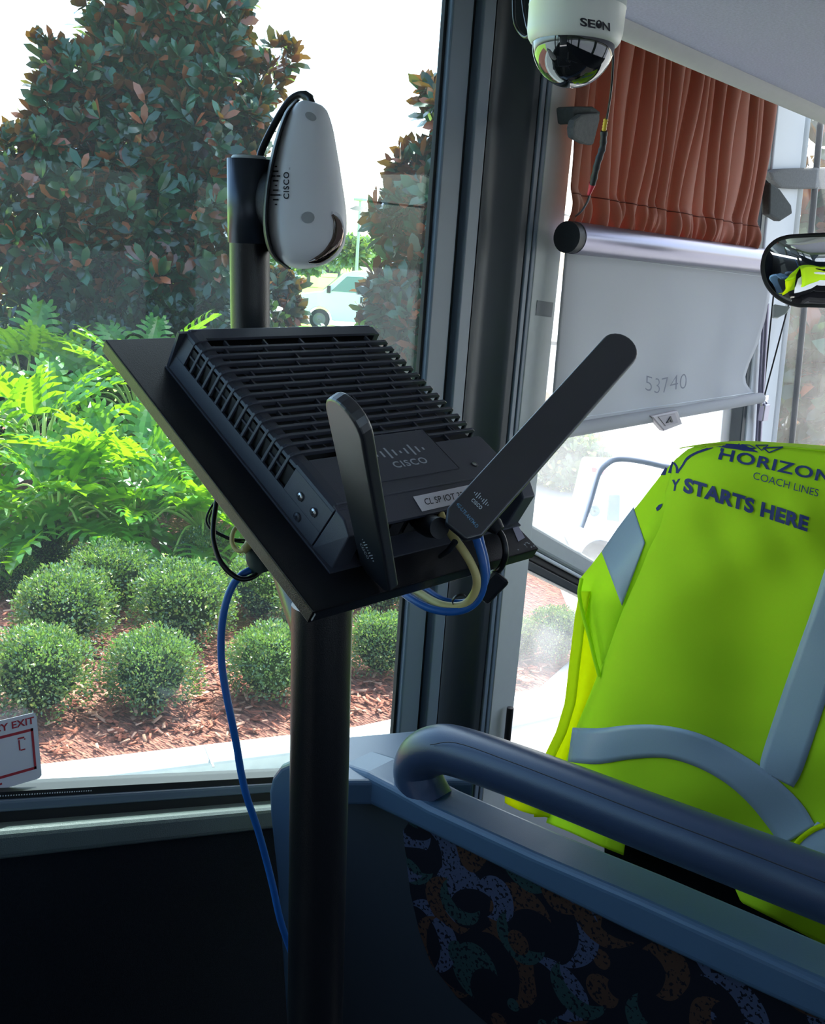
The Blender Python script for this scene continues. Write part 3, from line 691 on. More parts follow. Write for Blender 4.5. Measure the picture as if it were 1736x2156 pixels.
pb = np.array([-.562, .645, -.45]); ptop = np.array([-.619, .6245, 1.235])
stand = empty('equipment_stand', pb, 'black pole stand with a tilted tray and a second thinner pole behind it', 'stand')
MB().tube([pb, ptop], .0285, 40).build('lower_pole', M['black'], stand)
MB().lathe(pb, (0, 0, 1), [(.001, .012), (.09, .012), (.09, 0), (.001, 0)], 40).build('base_plate', M['black'], stand)
LU, LV = .3835, .3024
mb = MB(); tbox(mb, 0, LU, 0, LV, -.003, 0)
for a in ((0, .0025, 0, LV), (LU - .0025, LU, 0, LV), (0, LU, 0, .0025), (0, LU, LV - .0025, LV)): tbox(mb, *a, -.014, 0)
mb.build('tray', M['black'], stand, bevel=.0008)
q = [onp(*p) for p in [(1066, 1083), (1077, 1085), (1104, 1133), (1090, 1141)]]
mb = MB().prism([T(u, v, .0003) for u, v in q], PN * .0004); mb.build('tray_label', mat('worn_grey_label', rgb(176, 170, 186), .6), stand)
q = [onp(*p) for p in [(1068, 1109), (1086, 1105), (1087, 1107), (1069, 1111)]]
MB().prism([T(u, v, .0008) for u, v in q], PN * .0003).build('label_line', M['black_print'], stand)
# worn bright corners of the tray
mb = MB()
for _ in range(16):
    u = LU - abs(random.gauss(0, .008)) - .002; v = LV - abs(random.gauss(0, .014)) - .001; r_ = random.uniform(.0004, .0012)
    mb.prism([T(u + r_ * cos(a) * random.uniform(.6, 1.2), v + r_ * sin(a), .0002) for a in np.linspace(0, 2 * pi, 7)[:-1]], PN * .0003)
mb.build('worn_corner', M['trim_light'], stand); mb = MB()
for _ in range(1):
    v = .002; mb.prism([T(LU + .0003, v, -.002), T(LU + .0003, v + .0015, -.004), T(LU + .0003, v + .001, -.012), T(LU + .0003, v - .001, -.010)], PU * .0003)
mb.build('chipped_paint', M['trim_light'], stand)
ub = at(527, 745, 1.178); ut = at(524, 333, 1.118)
ud = (ut - ub) / np.linalg.norm(ut - ub); ub = ub - ud * .17
MB().tube([ub, ut - ud * .01], .0228, 36).build('upper_pole', M['black'], stand)
c0 = at(525, 513, 1.145); c1 = at(524, 335, 1.119)
mb = MB().lathe(c0, c1 - c0, [(.0225, 0), (.0246, .001), (.0246, np.linalg.norm(c1 - c0)), (.0205, np.linalg.norm(c1 - c0)), (.0200, np.linalg.norm(c1 - c0) - .01)], 36); mb.build('collar', mat('dark_metal_collar', rgb(58, 64, 74), .33, metal=.6, noise_scale=30, noise_amt=.15), stand)
MB().lathe(c1 - ud * .004, ud, [(.001, .0075), (.018, .0075), (.0195, .006), (.0195, 0)], 30).build('end_cap', M['trim_light'], stand)
# bracket joining the two poles beneath the tray
b0 = ptop + (0, 0, -.06); b1 = ub + ud * .03
MB().tube([b0, b1], .016, 12).build('joining_bracket', M['black'], stand)
MB().box(T(.24, .13, -.010), (.10, .09, .012), PU, PV, PN).build('tray_bracket', M['black'], stand)

router = empty('network_router', T(.2, .17, 0), 'charcoal slatted network router with two paddle antennas on the tilted tray', 'router')
mb = MB()
VL = lambda h: .044 + .0085 * h / .045
def side_band(u0, u1, h0, h1): tprism(mb, [(VL(h0), h0), (VL(h1), h1), (VL(h1) + .003, h1), (VL(h0) + .003, h0)], u0, u1)
RU0, RU1 = .050, .312
side_band(RU0, RU1 + .004, 0, .0165)
side_band(RU0, .0690, .0165, .040); side_band(.2560, RU1 + .004, .0165, .040)
corner = [(VL(.040), .040), (VL(.042) + .0008, .0430), (.0570, .0450), (.0660, .0458), (.0660, .0420), (.0585, .0410), (VL(.040) + .003, .0385)]
corner_low = [(v + .0004, h - .0014) for v, h in corner]
tprism(mb, corner, RU0, .0690); tprism(mb, corner, .2545, RU1 + .004); tprism(mb, corner_low, .0690, .2545)
# top plates
tbox(mb, RU0, .0655, .0650, .2960, .0425, .0458)
tbox(mb, .2540, RU1, .0650, .3000, .0425, .0458)
# rear edge roll, right side, front
mb.tube([T(RU0 + .001, .056, .0425), T(RU0 + .001, .298, .0425)], .0033, 10)
tbox(mb, RU0 - .002, RU0 + .002, VL(0) , .3030, 0, .0425)
tbox(mb, RU0, .0655, .2960, .3040, 0, .0440); tbox(mb, .2540, RU1, .3000, .3040, 0, .0440); tbox(mb, RU0, RU1, .3000, .3040, 0, .0160)
# bezel sloping down at the front with its ridge
mb.prism([T(RU1, .053, .0458), T(.3375, .055, .0375), T(.3375, .055, .034), T(RU1, .053, .040)], PV * .247)
mb.tube([T(RU1 + .0005, .056, .0462), T(RU1 + .0005, .299, .0462)], .0009, 8)
mb.build('casing', M['router'], router, bevel=.0006, seg=2)
mb = MB(); tbox(mb, .053, .318, .052, .2985, .001, .0360); tbox(mb, .318, .326, .075, .29, .001, .030); mb.build('inside', M['router_dark'], router)  # dark filler block, its colour gives the slots their shaded depth
mb = MB()
NR = 15; u_a, u_b = .0690, .2545; pitch = (u_b - u_a) / NR
ribp_out = [(VL(.0165), .0165), (VL(.040), .0402), (VL(.042) + .0008, .0434), (.0568, .0456), (.0640, .0464), (.3000, .0464), (.3040, .0440), (.3045, .0160)]
ribp_in = [(v + dv, h + dh) for (v, h), (dv, dh) in zip(ribp_out, [(.003, 0), (.003, 0), (.003, -.002), (.002, -.004), (0, -.005), (-.003, -.005), (-.003, -.002), (-.003, 0)])]
for i in range(0, NR + 1):
    uu = u_a + i * pitch
    if i in (0, NR): continue
    tprism(mb, ribp_out + ribp_in[::-1], uu - .0017, uu + .0017)
mb.build('vent_slats', M['router'], router, bevel=.0004, seg=1)
mb = MB()
for i in range(NR):
    u0_ = u_a + i * pitch
    for k in range(5):
        v = .085 + k * .048 + (i % 4) * .0125 - (.02 if i % 2 else 0)
        if v < .294 and not (u0_ > .232 and .10 < v < .23): tbox(mb, u0_ + .0005, u0_ + pitch, v, v + .0022, .0410, .0452)
    # small cross bars inside the side slots
    if i % 4 in (0, 1): tbox(mb, u0_ + .001, u0_ + pitch - .001, VL(.028) + .001, VL(.028) + .003, .027, .029)
for k in range(6):      # slanting inner strips beneath the slats
    a0 = T(.069, .075 + k * .045, .0385); a1 = T(.235, .105 + k * .045, .0385)
    if k < 5: mb.box((a0 + a1) / 2, (np.linalg.norm(a1 - a0), .002, .001), (a1 - a0) / np.linalg.norm(a1 - a0), np.cross(PN, (a1 - a0) / np.linalg.norm(a1 - a0)), PN)
mb.build('vent_ties', M['router'], router)
# raised badge plate with the maker's mark
mb = MB(); tbox(mb, .2340, .2960, .108, .2300, .0420, .0466); badge = mb.build('badge_plate', M['router'], router, bevel=.0004)
for a in [(.2345, .2955, .2300, .2306)]:
    mb = MB(); tbox(mb, *a, .0455, .0468); mb.build('badge_groove', M['black_print'], badge)
def mark(fn, m, parent, text='CISCO', bold=.018):
    """nine upright bars above a word; fn(a, b) with b in word heights"""
    put_text('maker_word', text, lambda a, b: fn(a, b), m, parent, bold=bold, space=1.18)
    mb = MB(); hs = [.32, .75, 1.35, .75, .32, .75, 1.35, .75, .32]
    for i, h_ in enumerate(hs):
        c = -.20 + i * 1.40 / 8; y0 = 1.95 - .0; wd = .028
        lo = 2.25 - h_ * .55; hi = 2.25 + h_ * .75
        mb.add([fn(c - wd, lo), fn(c + wd, lo), fn(c + wd, hi), fn(c - wd, hi)], [(0, 1, 2, 3)])
    mb.build('maker_bars', m, parent)
O = planehit(833, 985, T(0, 0, .0468), PN); E_ = planehit(900, 971, T(0, 0, .0468), PN); wd_ = np.linalg.norm(E_ - O)
mark(lambda a, b: O + PV * wd_ * a - PU * .0088 * b, M['grey_print'], badge)
# corner posts and front underside
for v0, v1 in ((.0435, .0660), (.2830, .3050)):
    mb = MB().prism([T(.3175, v0, 0), T(.3175, v0 + .0085, .0445), T(.3300, v0 + .0090, .0445), T(.3440, v0 + .007, .0375), T(.3460, v0 + .003, .0)], PV * (v1 - v0) * .9)
    mb.build('corner_post', M['router'], router, bevel=.0015, seg=3)
mb = MB(); tbox(mb, RU0 - .001, .3500, .0415, .3060, -.0002, .0018); mb.build('base_flange', M['router'], router, bevel=.0004)
mb = MB()
for v in (.100, .123, .146, .17, .20, .225, .25): tbox(mb, .322, .3285, v, v + .016, .006, .022)
mb.build('ports', M['black_gloss'], router)
# screws on the side wall
def screw(px, h, u, m, name='screw', r_=.0040):
    n_ = -PV; c = T(u, VL(h) - .0003, h); s_ = MB().lathe(c, n_, [(.0001, .0009), (r_ * .82, .0008), (r_, 0)], 20).build(name, m, router)
    a1 = PU; a2 = PN; mb = MB()
    for d1, d2 in ((a1, a2), (a2, a1)): mb.box(c + n_ * .0008, (r_ * 1.1, r_ * .30, .0006), d1, d2, n_)
    mb.build('cross_slot', M['black_print'], s_)
    MB().lathe(c, n_, [(r_, .0002), (r_ * 1.22, .0002), (r_ * 1.22, 0)], 20).build('screw_rim', M['black_print'], s_)
screw(0, .0245, .277, M['metal']); screw(0, .0249, .2986, M['metal']); screw(0, .0085, .2862, M['router'])
c = planehit(998, 977, T(0, 0, .0459), PN)
s_ = MB().lathe(c, PN, [(.0001, .0006), (.0026, .0005), (.0030, 0)], 16).build('screw', M['metal'], router)
MB().lathe(c, PN, [(.0030, .0007), (.0044, .0003), (.0046, 0)], 18).build('screw_rim', M['black_print'], s_)
# paper label on the bezel
bn = np.cross(T(.3375, .055, .0375) - T(RU1, .053, .0458), PV); bn /= np.linalg.norm(bn); bn = bn if bn @ PN > 0 else -bn
bp0 = T(RU1, .053, .0458) + bn * .0004
lab = MB().prism([planehit(*p, bp0, bn) for p in [(869, 1046), (992, 1020), (1012, 1049), (888, 1077)]], bn * .0003).build('name_label', M['paper'], router)
bp1 = bp0 + bn * .0006
def lf(a, b):
    x = 896 + 82 * a - 3 * b * 1.6; y = 1063 - 15.5 * a - 13.5 * b; return planehit(x + 0, y, bp1, bn)
put_text('label_text', 'CL SP IOT 32', lf, M['black_print'], lab, bold=.004)

# paddle antennas -------------------------------------------------------
def paddle(name, base, tip, wvec, wb, wt, th, label=None):
    """rounded flat paddle, base squared with cut corners"""
    L_ = np.linalg.norm(tip - base); a = (tip - base) / L_; wv = wvec - a * (wvec @ a); wv /= np.linalg.norm(wv); nn_ = np.cross(a, wv)
    if nn_ @ (EYE - base) < 0: nn_ = -nn_
    pts = [(0.0, -wb * .30), (L_ * .045, -wb * .5)]
    for k in range(0, 13):
        an = -pi / 2 + pi * k / 12; rr = wt / 2; pts.append((L_ - rr + rr * cos(an), rr * sin(an)))
    pts += [(L_ * .045, wb * .5), (0.0, wb * .30)]
    fnp = lambda x, y, z=0.0: base + a * x + wv * y + nn_ * z
    o = MB().prism([fnp(x, y, -th / 2) for x, y in pts], nn_ * th).build(name, M['antenna'], router, bevel=.0028, seg=4)
    return o, fnp, a, wv, nn_, L_
M['antenna'] = mat('satin_black_antenna', rgb(24, 29, 38), .40, bump=.05, bscale=1500)
M['antenna'].node_tree.nodes['Principled BSDF'].inputs['IOR'].default_value = 1.95
bA = at(958, 1122, .905); tA = at(1322, 715, 1.03)
ant, fA, aA, wA, nA, LA = paddle('antenna', bA, tA, CM @ (_R * 1.0 + np.array([0, .8, -.20])), .0405, .0400, .0085)
o2 = MB().tube([fA(.010, -.012, -.006), fA(.010, .012, -.006)], .006, 14).build('hinge', M['black_soft'], ant)
def pf(x0, y0, dx, dy, ux, uy, p0, n): return lambda a, b: planehit(x0 + dx * a + ux * b, y0 + dy * a + uy * b, p0, n)
pA = fA(0, 0, .0046)
mark(pf(991, 1054, 20, 19, 5.2, -5.8, pA, nA), M['white_print'], ant, bold=.02)
put_text('model_text', '4G-LTE-ANTM-D', pf(959, 1062, 43, 50, 6.2, -5.2, pA, nA), M['blue_print'], ant, bold=.006)
# the left one leans towards the camera
bB = at(800, 1220, .885); 
cands = []
for dd in np.linspace(.6, 1.1, 400):
    tt = at(727, 842, dd); cands.append((abs(np.linalg.norm(tt - bB) - .245), dd))
cands.sort(); dn = min(c_[1] for c_ in cands[:4])
tB = at(727, 842, max(dn, .70))
ant2, fB, aB, wB, nB, LB = paddle('antenna', bB, tB, CM @ (np.array([.50, .15, -.86])), .042, .044, .0115)
mark(pf(757, 1145, 16, 32, 4, -1, fB(0, 0, .0062), nB), M['grey_print'], ant2, bold=.0)
# coaxial stubs that hold them
MB().tube([at(752, 1150, .915), at(768, 1168, .90), at(788, 1190, .89)], [.006, .0075, .007], 16).build('hinge', M['black_soft'], ant2)
MB().lathe(at(742, 1142, .925), at(757, 1152, .905) - at(742, 1142, .925), [(.003, 0), (.0048, .001), (.0048, .009), (.003, .010)], 6, smooth=False).build('coax_nut', M['metal'], ant2)
MB().tube([at(888, 1102, .955), at(905, 1108, .935), at(925, 1112, .918)], [.0095, .011, .010], 20).build('hinge_barrel', M['black_soft'], ant)
MB().lathe(at(868, 1098, .965), at(892, 1103, .95) - at(868, 1098, .965), [(.003, 0), (.0055, .001), (.0055, .012), (.003, .014)], 6, smooth=False).build('coax_nut', M['metal'], ant)
MB().tube([at(926, 1172, .94), at(945, 1158, .92), at(958, 1140, .912)], [.0022, .003, .003], 10).build('clip', M['black_soft'], ant)

# ---------------------------------------------------------------- white teardrop camera on the upper pole
rows = [(211, 634, 644), (214, 622, 660), (221, 614, 677), (232, 605, 688), (250, 597, 695), (275, 588, 702), (310, 578, 708), (350, 569, 715), (390, 562, 721), (430, 558, 727), (465, 557, 730), (492, 559, 729), (515, 564, 725), (533, 571, 716), (547, 581, 702), (557, 594, 684), (563, 608, 664), (566, 622, 648)]
DC = 1.105
def wdep(y):
    a, b = interp(rows, y); return (b - a) / 2 / F * DC * .92
def shell(x0f, x1f, dk=1.0, ny=40, na=40):
    def fn(s, t):
        y = 211 + 355 * (s - sin(2 * pi * s) * .06) ; a, b = interp(rows, y); a, b = a + x0f, (b if x1f is None else a + x1f)
        th = 2 * pi * t; c, s2 = cos(th), sin(th)
        ex = .85 if c > 0 else .45
        x = (a + b) / 2 + (b - a) / 2 * np.sign(c) * abs(c) ** ex
        return at(x, y, DC - wdep(y) * dk * s2)
    mb = MB(); mb.grid(fn, ny, na); return mb
def surf(px, py, lift=.0006):
    a, b = interp(rows, py); c = max(-.999, min(.999, (px - (a + b) / 2) / ((b - a) / 2)))
    ex = .85 if c > 0 else .45; cc = abs(c) ** (1 / ex); s2 = sqrt(max(0, 1 - cc * cc))
    return at(px, py, DC - wdep(py) * s2 - lift)
vc = empty('teardrop_camera', at(640, 566, DC), 'white teardrop shaped housing with dark lens slit fixed to the upper pole', 'security camera')
shell(4, None).build('housing', M['white_shell'], vc)
mbk = MB(); 
def bk(s, t):
    y = 209 + 358 * s; a, b = interp(rows, max(213, min(563, y))); th = 2 * pi * t; e = min(1, min(s, 1 - s) * 14) ** .5
    x = (a + 1.5) + 6 * cos(th); return at(x, y, DC + .002 - (wdep(max(222, min(555, y))) * 1.03) * sin(th) * max(e, .02))
mbk.grid(bk, 40, 28); mbk.build('back_plate', M['black_soft'], vc)
for (px_, py_, rx, ry, rot) in [(654, 245, 13, 8, .55), (648, 458, 14, 12.5, 0)]:
    ring = []; mb = MB(); vs = [surf(px_, py_, .0008)]
    for k in range(20):
        an = 2 * pi * k / 20; dx, dy = rx * cos(an), ry * sin(an); vs.append(surf(px_ + dx * cos(rot) - dy * sin(rot), py_ + dx * sin(rot) + dy * cos(rot), .0008))
    mb.add(vs, [(0, 1 + (k + 1) % 20, 1 + k) for k in range(20)]); mb.build('grey_plug', mat('grey_plug', rgb(158, 162, 164), .6), vc)
mark(lambda a, b: surf(608 - 12.0 * b, 419 - 57 * a, .0007), M['black_print'], vc, bold=.022)
put_text('trade_mark', 'TM', lambda a, b: surf(611 - 3.0 * b, 358 - 5 * a, .0007), M['black_print'], vc)
lp_ = [(699, 452), (708, 466), (711, 486), (708, 506), (699, 522), (686, 536), (668, 547), (650, 552)]
lr_ = [2.5, 8, 12, 13, 12.5, 10.5, 8, 2.5]
pth = spline([surf(x, y, .001) for x, y in lp_], 4); rr = [float(interp([(i * 4, r_) for i, r_ in enumerate(lr_)], k)[0]) / F * DC for k in range(len(pth))]
MB().tube(pth, rr, 14).build('lens_window', mat('mirror_black_lens', rgb(128, 112, 104), .04, metal=1), vc)
pth = spline([surf(x, y, -.001) for x, y in [(697, 449), (712, 456), (720, 478), (721, 500), (714, 520), (702, 535), (686, 547), (664, 555)]], 4)
MB().tube(pth, .0026, 10).build('lens_rim', M['white_shell'], vc)
MB().tube([at(545, 420, 1.125), at(575, 420, 1.112)], .03, 24, squash=(.45, 0, 0, 1)).build('mount', M['black_soft'], vc)
cb = empty('camera_cable', at(550, 322, 1.14), 'thick black cable arching from the pole end over the white teardrop housing', 'cable')
MB().tube(spline([at(546, 345, 1.122), at(549, 322, 1.125), at(567, 282, 1.13), at(590, 240, 1.13), at(612, 210, 1.125), at(634, 199, 1.12), at(650, 206, 1.115), at(657, 220, 1.11)], 6), .0042, 14).build('cord', M['black_cable'], cb)
MB().tube([at(640, 200, 1.12), at(652, 208, 1.116)], .0054, 12).build('sleeve', M['black_soft'], cb)
mb = MB()
for a, b in [((663, 232), (661, 217)), ((676, 236), (679, 228)), ((676, 236), (668, 233)), ((668, 224), (660, 220))]: mb.tube([at(*a, 1.10), at(*b, 1.10)], .0007, 5)
mb.build('tie_tails', M['black_cable'], cb)

# ---------------------------------------------------------------- dome camera under the soffit
dcx = at(1207, 92, 1.15); zr = dcx[2]; DR = .0548
dome = empty('dome_camera', (dcx[0], dcx[1], zr), 'cream dome security camera with smoked half sphere hanging at the top', 'security camera')
MB().lathe(dcx, (0, 0, 1), [(.0470, -.001), (.0500, -.0005), (.0530, .004), (.0548, .012), (.0552, .038), (.0556, .0384), (.0556, .0390), (.0552, .0394), (.0548, .075), (.0548, 1.915 - zr), (.001, 1.915 - zr)], 64).build('housing', M['cream_shell'], dome)
m_, n_, l_, b_ = newmat('smoked_dome'); b_.inputs['Base Color'].default_value = (.012, .013, .015, 1); b_.inputs['Roughness'].default_value = .02; b_.inputs['IOR'].default_value = 2.2; b_.inputs['Specular Tint'].default_value = (1, 1, 1, 1)
MB().lathe(dcx, (0, 0, -1), [(.0475 * cos(a), .0475 * sin(a)) for a in np.linspace(0, pi / 2, 20)], 64).build('dome', m_, dome)
def cyl(px, py, r_=DR + .0009):
    d = _dir(px, py); ox, oy = EYE[0] - dcx[0], EYE[1] - dcx[1]; A_ = d[0] ** 2 + d[1] ** 2; B_ = ox * d[0] + oy * d[1]; C_ = ox * ox + oy * oy - r_ * r_
    return EYE + d * ((-B_ - sqrt(max(0, B_ * B_ - A_ * C_))) / A_)
for w_, xa, xb in (('SE', 1221, 1253), ('N', 1268, 1284)):
    put_text('maker_word', w_, lambda a, b: cyl(xa + (xb - xa) * a - .6 * b, 53.5 + (xa + (xb - xa) * a - 1221) * .19 - 17.5 * b), M['black_print'], dome, bold=.028)
mb = MB(); vs = [cyl(1260.5, 51)]
for k in range(16): vs.append(cyl(1260.5 + 6.3 * cos(2 * pi * k / 16), 51 + 9.0 * sin(2 * pi * k / 16), DR + .0012))
mb.add(vs, [(0, 1 + (k + 1) % 16, 1 + k) for k in range(16)]); mb.build('eye_mark', M['black_print'], dome)
mb = MB(); mb.add([cyl(1260 + 2.2 * cos(2 * pi * k / 10), 47.5 + 2.0 * sin(2 * pi * k / 10), DR + .0016) for k in range(10)][::-1], [tuple(range(10))]); mb.build('eye_glint', M['cream_shell'], dome)
tag(MB().tube(spline([at(1081, -30, 1.3), at(1081, 10, 1.3), at(1083, 45, 1.3), at(1092, 66, 1.3), at(1108, 78, 1.28), at(1125, 60, 1.26)], 5), .0022, 8).build('cable', M['black_cable']), 'thin black cable looping down just left of the dome camera', 'cable')
tag(MB().tube(spline([at(1098, -30, 1.28), at(1101, 10, 1.27), at(1106, 40, 1.26), at(1113, 62, 1.24), at(1130, 50, 1.23)], 5), .0020, 8).build('cable', M['black_cable']), 'second thin cable close against the dome camera housing', 'cable')

# inline plug hanging in front of the curtain
pl = empty('plug_cable', at(1245, 300, 1.9), 'thin black lead with yellow and red ended plug hanging before the curtain', 'cable')
c1 = [(1289, 85, 1.75), (1290, 130, 1.78), (1286, 190, 1.82), (1277, 250, 1.88)]
MB().tube(spline([at(*p) for p in c1], 5), .0022, 8).build('cord', M['black_cable'], pl)
c2 = [(1241, 408, 1.98), (1236, 425, 2.05), (1222, 446, 2.3), (1206, 457, 2.6), (1192, 452, 2.78), (1180, 455, 2.80)]
MB().tube(spline([at(*p) for p in c2], 5), .0026, 8).build('cord_tail', M['black_cable'], pl)
bp_ = spline([at(1271, 276, 1.90), at(1268, 310, 1.92), at(1257, 345, 1.93), at(1247, 388, 1.96)], 6)
MB().tube(bp_, [.0062 + .0012 * (i % 3 == 1) for i in range(len(bp_))], 12).build('plug_body', M['black_soft'], pl)
yp = [at(1275 - 4 * i / 8, 250 + 25 * i / 8, 1.885 + .015 * i / 8) for i in range(9)]
MB().tube(yp, [.0048 if i % 2 else .0038 for i in range(9)], 12).build('yellow_sleeve', mat('yellow_plastic', rgb(208, 172, 40), .45), pl)
rp = [at(1247 - 8 * i / 8, 386 + 24 * i / 8, 1.962 + .02 * i / 8) for i in range(9)]
MB().tube(rp, [.0074 - .0005 * i for i in range(9)], 12).build('red_sleeve', mat('red_plastic', rgb(196, 36, 60), .4), pl)

# ---------------------------------------------------------------- cables about the tray
def cable(name, pts, r_, m, label, cat='cable', n=8, group=None, k=12):
    return tag(MB().tube(spline([at(*p) for p in pts], n), r_, k).build(name, M[m]), label, cat, group)
cable('network_cable', [(560, 1170, .97), (538, 1194, .955), (512, 1208, .95), (490, 1232, .95), (474, 1275, .95), (466, 1330, .955), (466, 1390, .96), (474, 1450, .965), (486, 1510, .97), (498, 1570, .98), (507, 1625, .99), (520, 1680, 1.0), (542, 1745, 1.02), (560, 1810, 1.04), (575, 1870, 1.05), (588, 1930, 1.06), (602, 1975, 1.08), (630, 2050, 1.10), (660, 2130, 1.11), (680, 2260, 1.13)],
      .0037, 'blue_cable', 'long blue cable hanging from the tray down behind the black pole', n=6)
cable('power_cable', [(462, 1030, .96), (455, 1060, .955), (449, 1105, .95), (450, 1140, .945), (462, 1178, .94), (482, 1204, .94), (508, 1219, .94), (535, 1213, .945), (560, 1190, .96)], .0026, 'black_cable', 'black cable bowing out left below the tray edge')
for k_, dx in enumerate((0, 6)):
    cable('thin_wire', [(455 + dx, 1052, .962), (440 + dx, 1075, .96), (434 + dx, 1095, .96), (441 + dx, 1112, .957), (462, 1126 - dx * .5, .955), (490, 1138 - dx * .6, .955), (520, 1143 - dx, .96)], .0011, 'black_cable', ['outer thin black wire crossing behind the thick black cable', 'inner thin black wire crossing behind the thick black cable'][k_], k=8)
tag(MB().tube(spline([at(*p) for p in [(504, 1104, .955), (492, 1118, .95), (488, 1138, .947), (495, 1155, .945), (508, 1160, .943), (522, 1148, .945), (530, 1128, .955)]], 7), [.0022] * 30 + [.0042] * 13, 12).build('network_cable', M['yellow_cable']), 'short yellow cable loop below the left edge of the tray', 'cable')
tag(MB().tube([at(536, 1140, .96), at(545, 1180, .955), at(552, 1206, .955)], [.011, .013, .010], 8).build('cable_plug', mat('dark_green_plastic', rgb(22, 44, 40), .5)), 'dark green plug beneath the left edge of the tray', 'plug')
cable('network_cable', [(992, 1105, .93), (1004, 1140, .925), (1015, 1180, .925), (1019, 1220, .93), (1008, 1258, .935), (982, 1281, .94), (945, 1288, .945), (905, 1281, .955), (868, 1262, .97), (838, 1240, .99)], .0039, 'blue_cable', 'blue cable looping lowest under the front of the tray')
cable('network_cable', [(1004, 1100, .94), (1012, 1140, .935), (1022, 1180, .937), (1024, 1212, .94), (1014, 1240, .95), (994, 1262, .955), (965, 1269, .96), (930, 1262, .965), (895, 1240, .985), (872, 1222, 1.0)], .0033, 'blue_cable', 'second blue cable inside the lowest loop under the tray')
cable('network_cable', [(925, 1070, .965), (930, 1090, .945), (950, 1125, .93), (974, 1158, .922), (992, 1188, .922), (1003, 1218, .925), (1000, 1245, .93), (984, 1268, .938), (960, 1277, .945), (925, 1272, .955), (888, 1252, .975), (862, 1235, .99)], .0040, 'yellow_cable', 'pale yellow cable looping under the front of the tray')
cable('power_cable', [(1030, 1085, .985), (1042, 1108, .98), (1058, 1132, .975), (1064, 1165, .975), (1056, 1192, .985), (1042, 1208, 1.0)], .0032, 'black_cable', 'short black power lead at the right end of the tray')
tag(MB().tube([at(1028, 1094, .982), at(1040, 1106, .978), at(1052, 1118, .975)], [.0075, .009, .0055], 14).build('cable_gland', M['black_soft']), 'black cable gland on the lead at the right of the tray', 'plug')
e1, e2 = at(1012, 1256, 1.02), at(1052, 1214, 1.0); ad = (e2 - e1) / np.linalg.norm(e2 - e1)
tag(MB().box((e1 + e2) / 2, (.040, .026, .022), ad, np.cross(CM @ np.array([0, 0, 1.]), ad), CM @ np.array([0, 0, 1.])).build('cable_joiner', M['black_soft'], bevel=.004), 'black plastic joiner block hanging under the right of the tray', 'plug')
tag(MB().lathe(at(966, 1262, .945), at(975, 1282, .935) - at(966, 1262, .945), [(.0068, .0), (.0075, .0), (.0075, .003), (.0068, .003), (.0068, .0)], 18).build('cable_tie', M['black_cable']), 'black tie around the cables under the tray', 'cable tie')

# ---------------------------------------------------------------- exit sticker on the passenger glass
SX = -1.500
s_tr = wall(76, 1499, SX); s_br = wall(88, 1637, SX); s_t0 = wall(0, 1517, SX)
ex = (s_t0 - s_tr); ex /= np.linalg.norm(ex); SW = .175; ez = s_br - s_tr
st = empty('exit_sticker', s_br, 'white sticker with red exit lettering on the lower left glass', 'sticker')
def sp(a, b, l=0): return s_tr + ex * a * SW + ez * b + np.array([.0006 + l, 0, 0])          # a leftwards, b downwards
cor = [(.0, .06), (.03, .0), (.97, 0), (1, .06), (1, .94), (.97, 1), (.03, 1), (0, .96)]
MB().prism([sp(a, b) for a, b in cor], (-.0006, 0, 0)).build('sheet', M['paper'], st)
put_text('red_lettering', 'EMERGENCY EXIT', lambda a, b: sp(.97 - .94 * a, .155 - .105 * b, .0006), M['red_print'], st, bold=.02)
mb = MB()
def bar(a0, b0, a1, b1): mb.add([sp(a0, b0, .0006), sp(a1, b0, .0006), sp(a1, b1, .0006), sp(a0, b1, .0006)], [(0, 1, 2, 3)])
bar(.05, .22, .95, .26); bar(.05, .80, .95, .84); bar(.05, .22, .075, .84); bar(.925, .22, .95, .84); bar(.42, .90, .95, .93)
bar(.15, .31, .22, .335); bar(.14, .34, .155, .36); bar(.20, .345, .215, .50); bar(.15, .49, .20, .51)
mb.build('red_frame', M['red_print'], st)

# ---------------------------------------------------------------- curtain, roller blind and fittings at the driver's window
cu0, cu1 = wall(1216, 300, -1.415)[1], wall(1619, 300, -1.415)[1]
zb = lambda y: interp([(wall(1203, 462, -1.415)[1], wall(1203, 462, -1.415)[2]), (wall(1618, 522, -1.415)[1], wall(1618, 522, -1.415)[2])], y)[0]
fr = np.random.default_rng(3); cuts = np.cumsum(fr.uniform(.5, 1.5, 19)); cuts = np.concatenate([[0], cuts / cuts[-1]]); dep_ = fr.uniform(.45, 1.25, 20)
def pleat(s):
    i = int(np.searchsorted(cuts, s, side='right') - 1); i = max(0, min(18, i)); f = (s - cuts[i]) / (cuts[i + 1] - cuts[i]); return (abs(sin(pi * f)) ** .7) * dep_[i]
def cur(s, t):
    tt = t
    sw = s + .018 * sin(9 * s + 3.3 * t * (1 + s)) * t + .012 * sin(23 * s - 4 * t)
    sw = min(1, max(0, sw)); y0_, y1_ = cu0 - .015 * t, cu1 + .10 * t - .10 * t * t
    y = y0_ + (y1_ - y0_) * s; amp = .034 * (1 - .25 * t)
    x = -1.415 + amp * (pleat(sw) - .55)
    g = max(0, (t - .84) / .16)
    x += g * .012 * sin(150 * s + 3 * sin(20 * s)) + .020 * sin(pi * g) * (.6 + .4 * sin(40 * s)) * (g > 0)
    z = 2.25 + (zb(y) - .020 - 2.25) * t + g * .008 * sin(90 * s)
    return (x, y, z)
M['curtain'] = mat('rust_orange_curtain', rgb(182, 124, 102), .8, spec=.25, noise_scale=500, noise_amt=.12, sheen=.3, trans=(.32, rgb(176, 84, 50)), bump=.15, bscale=900)
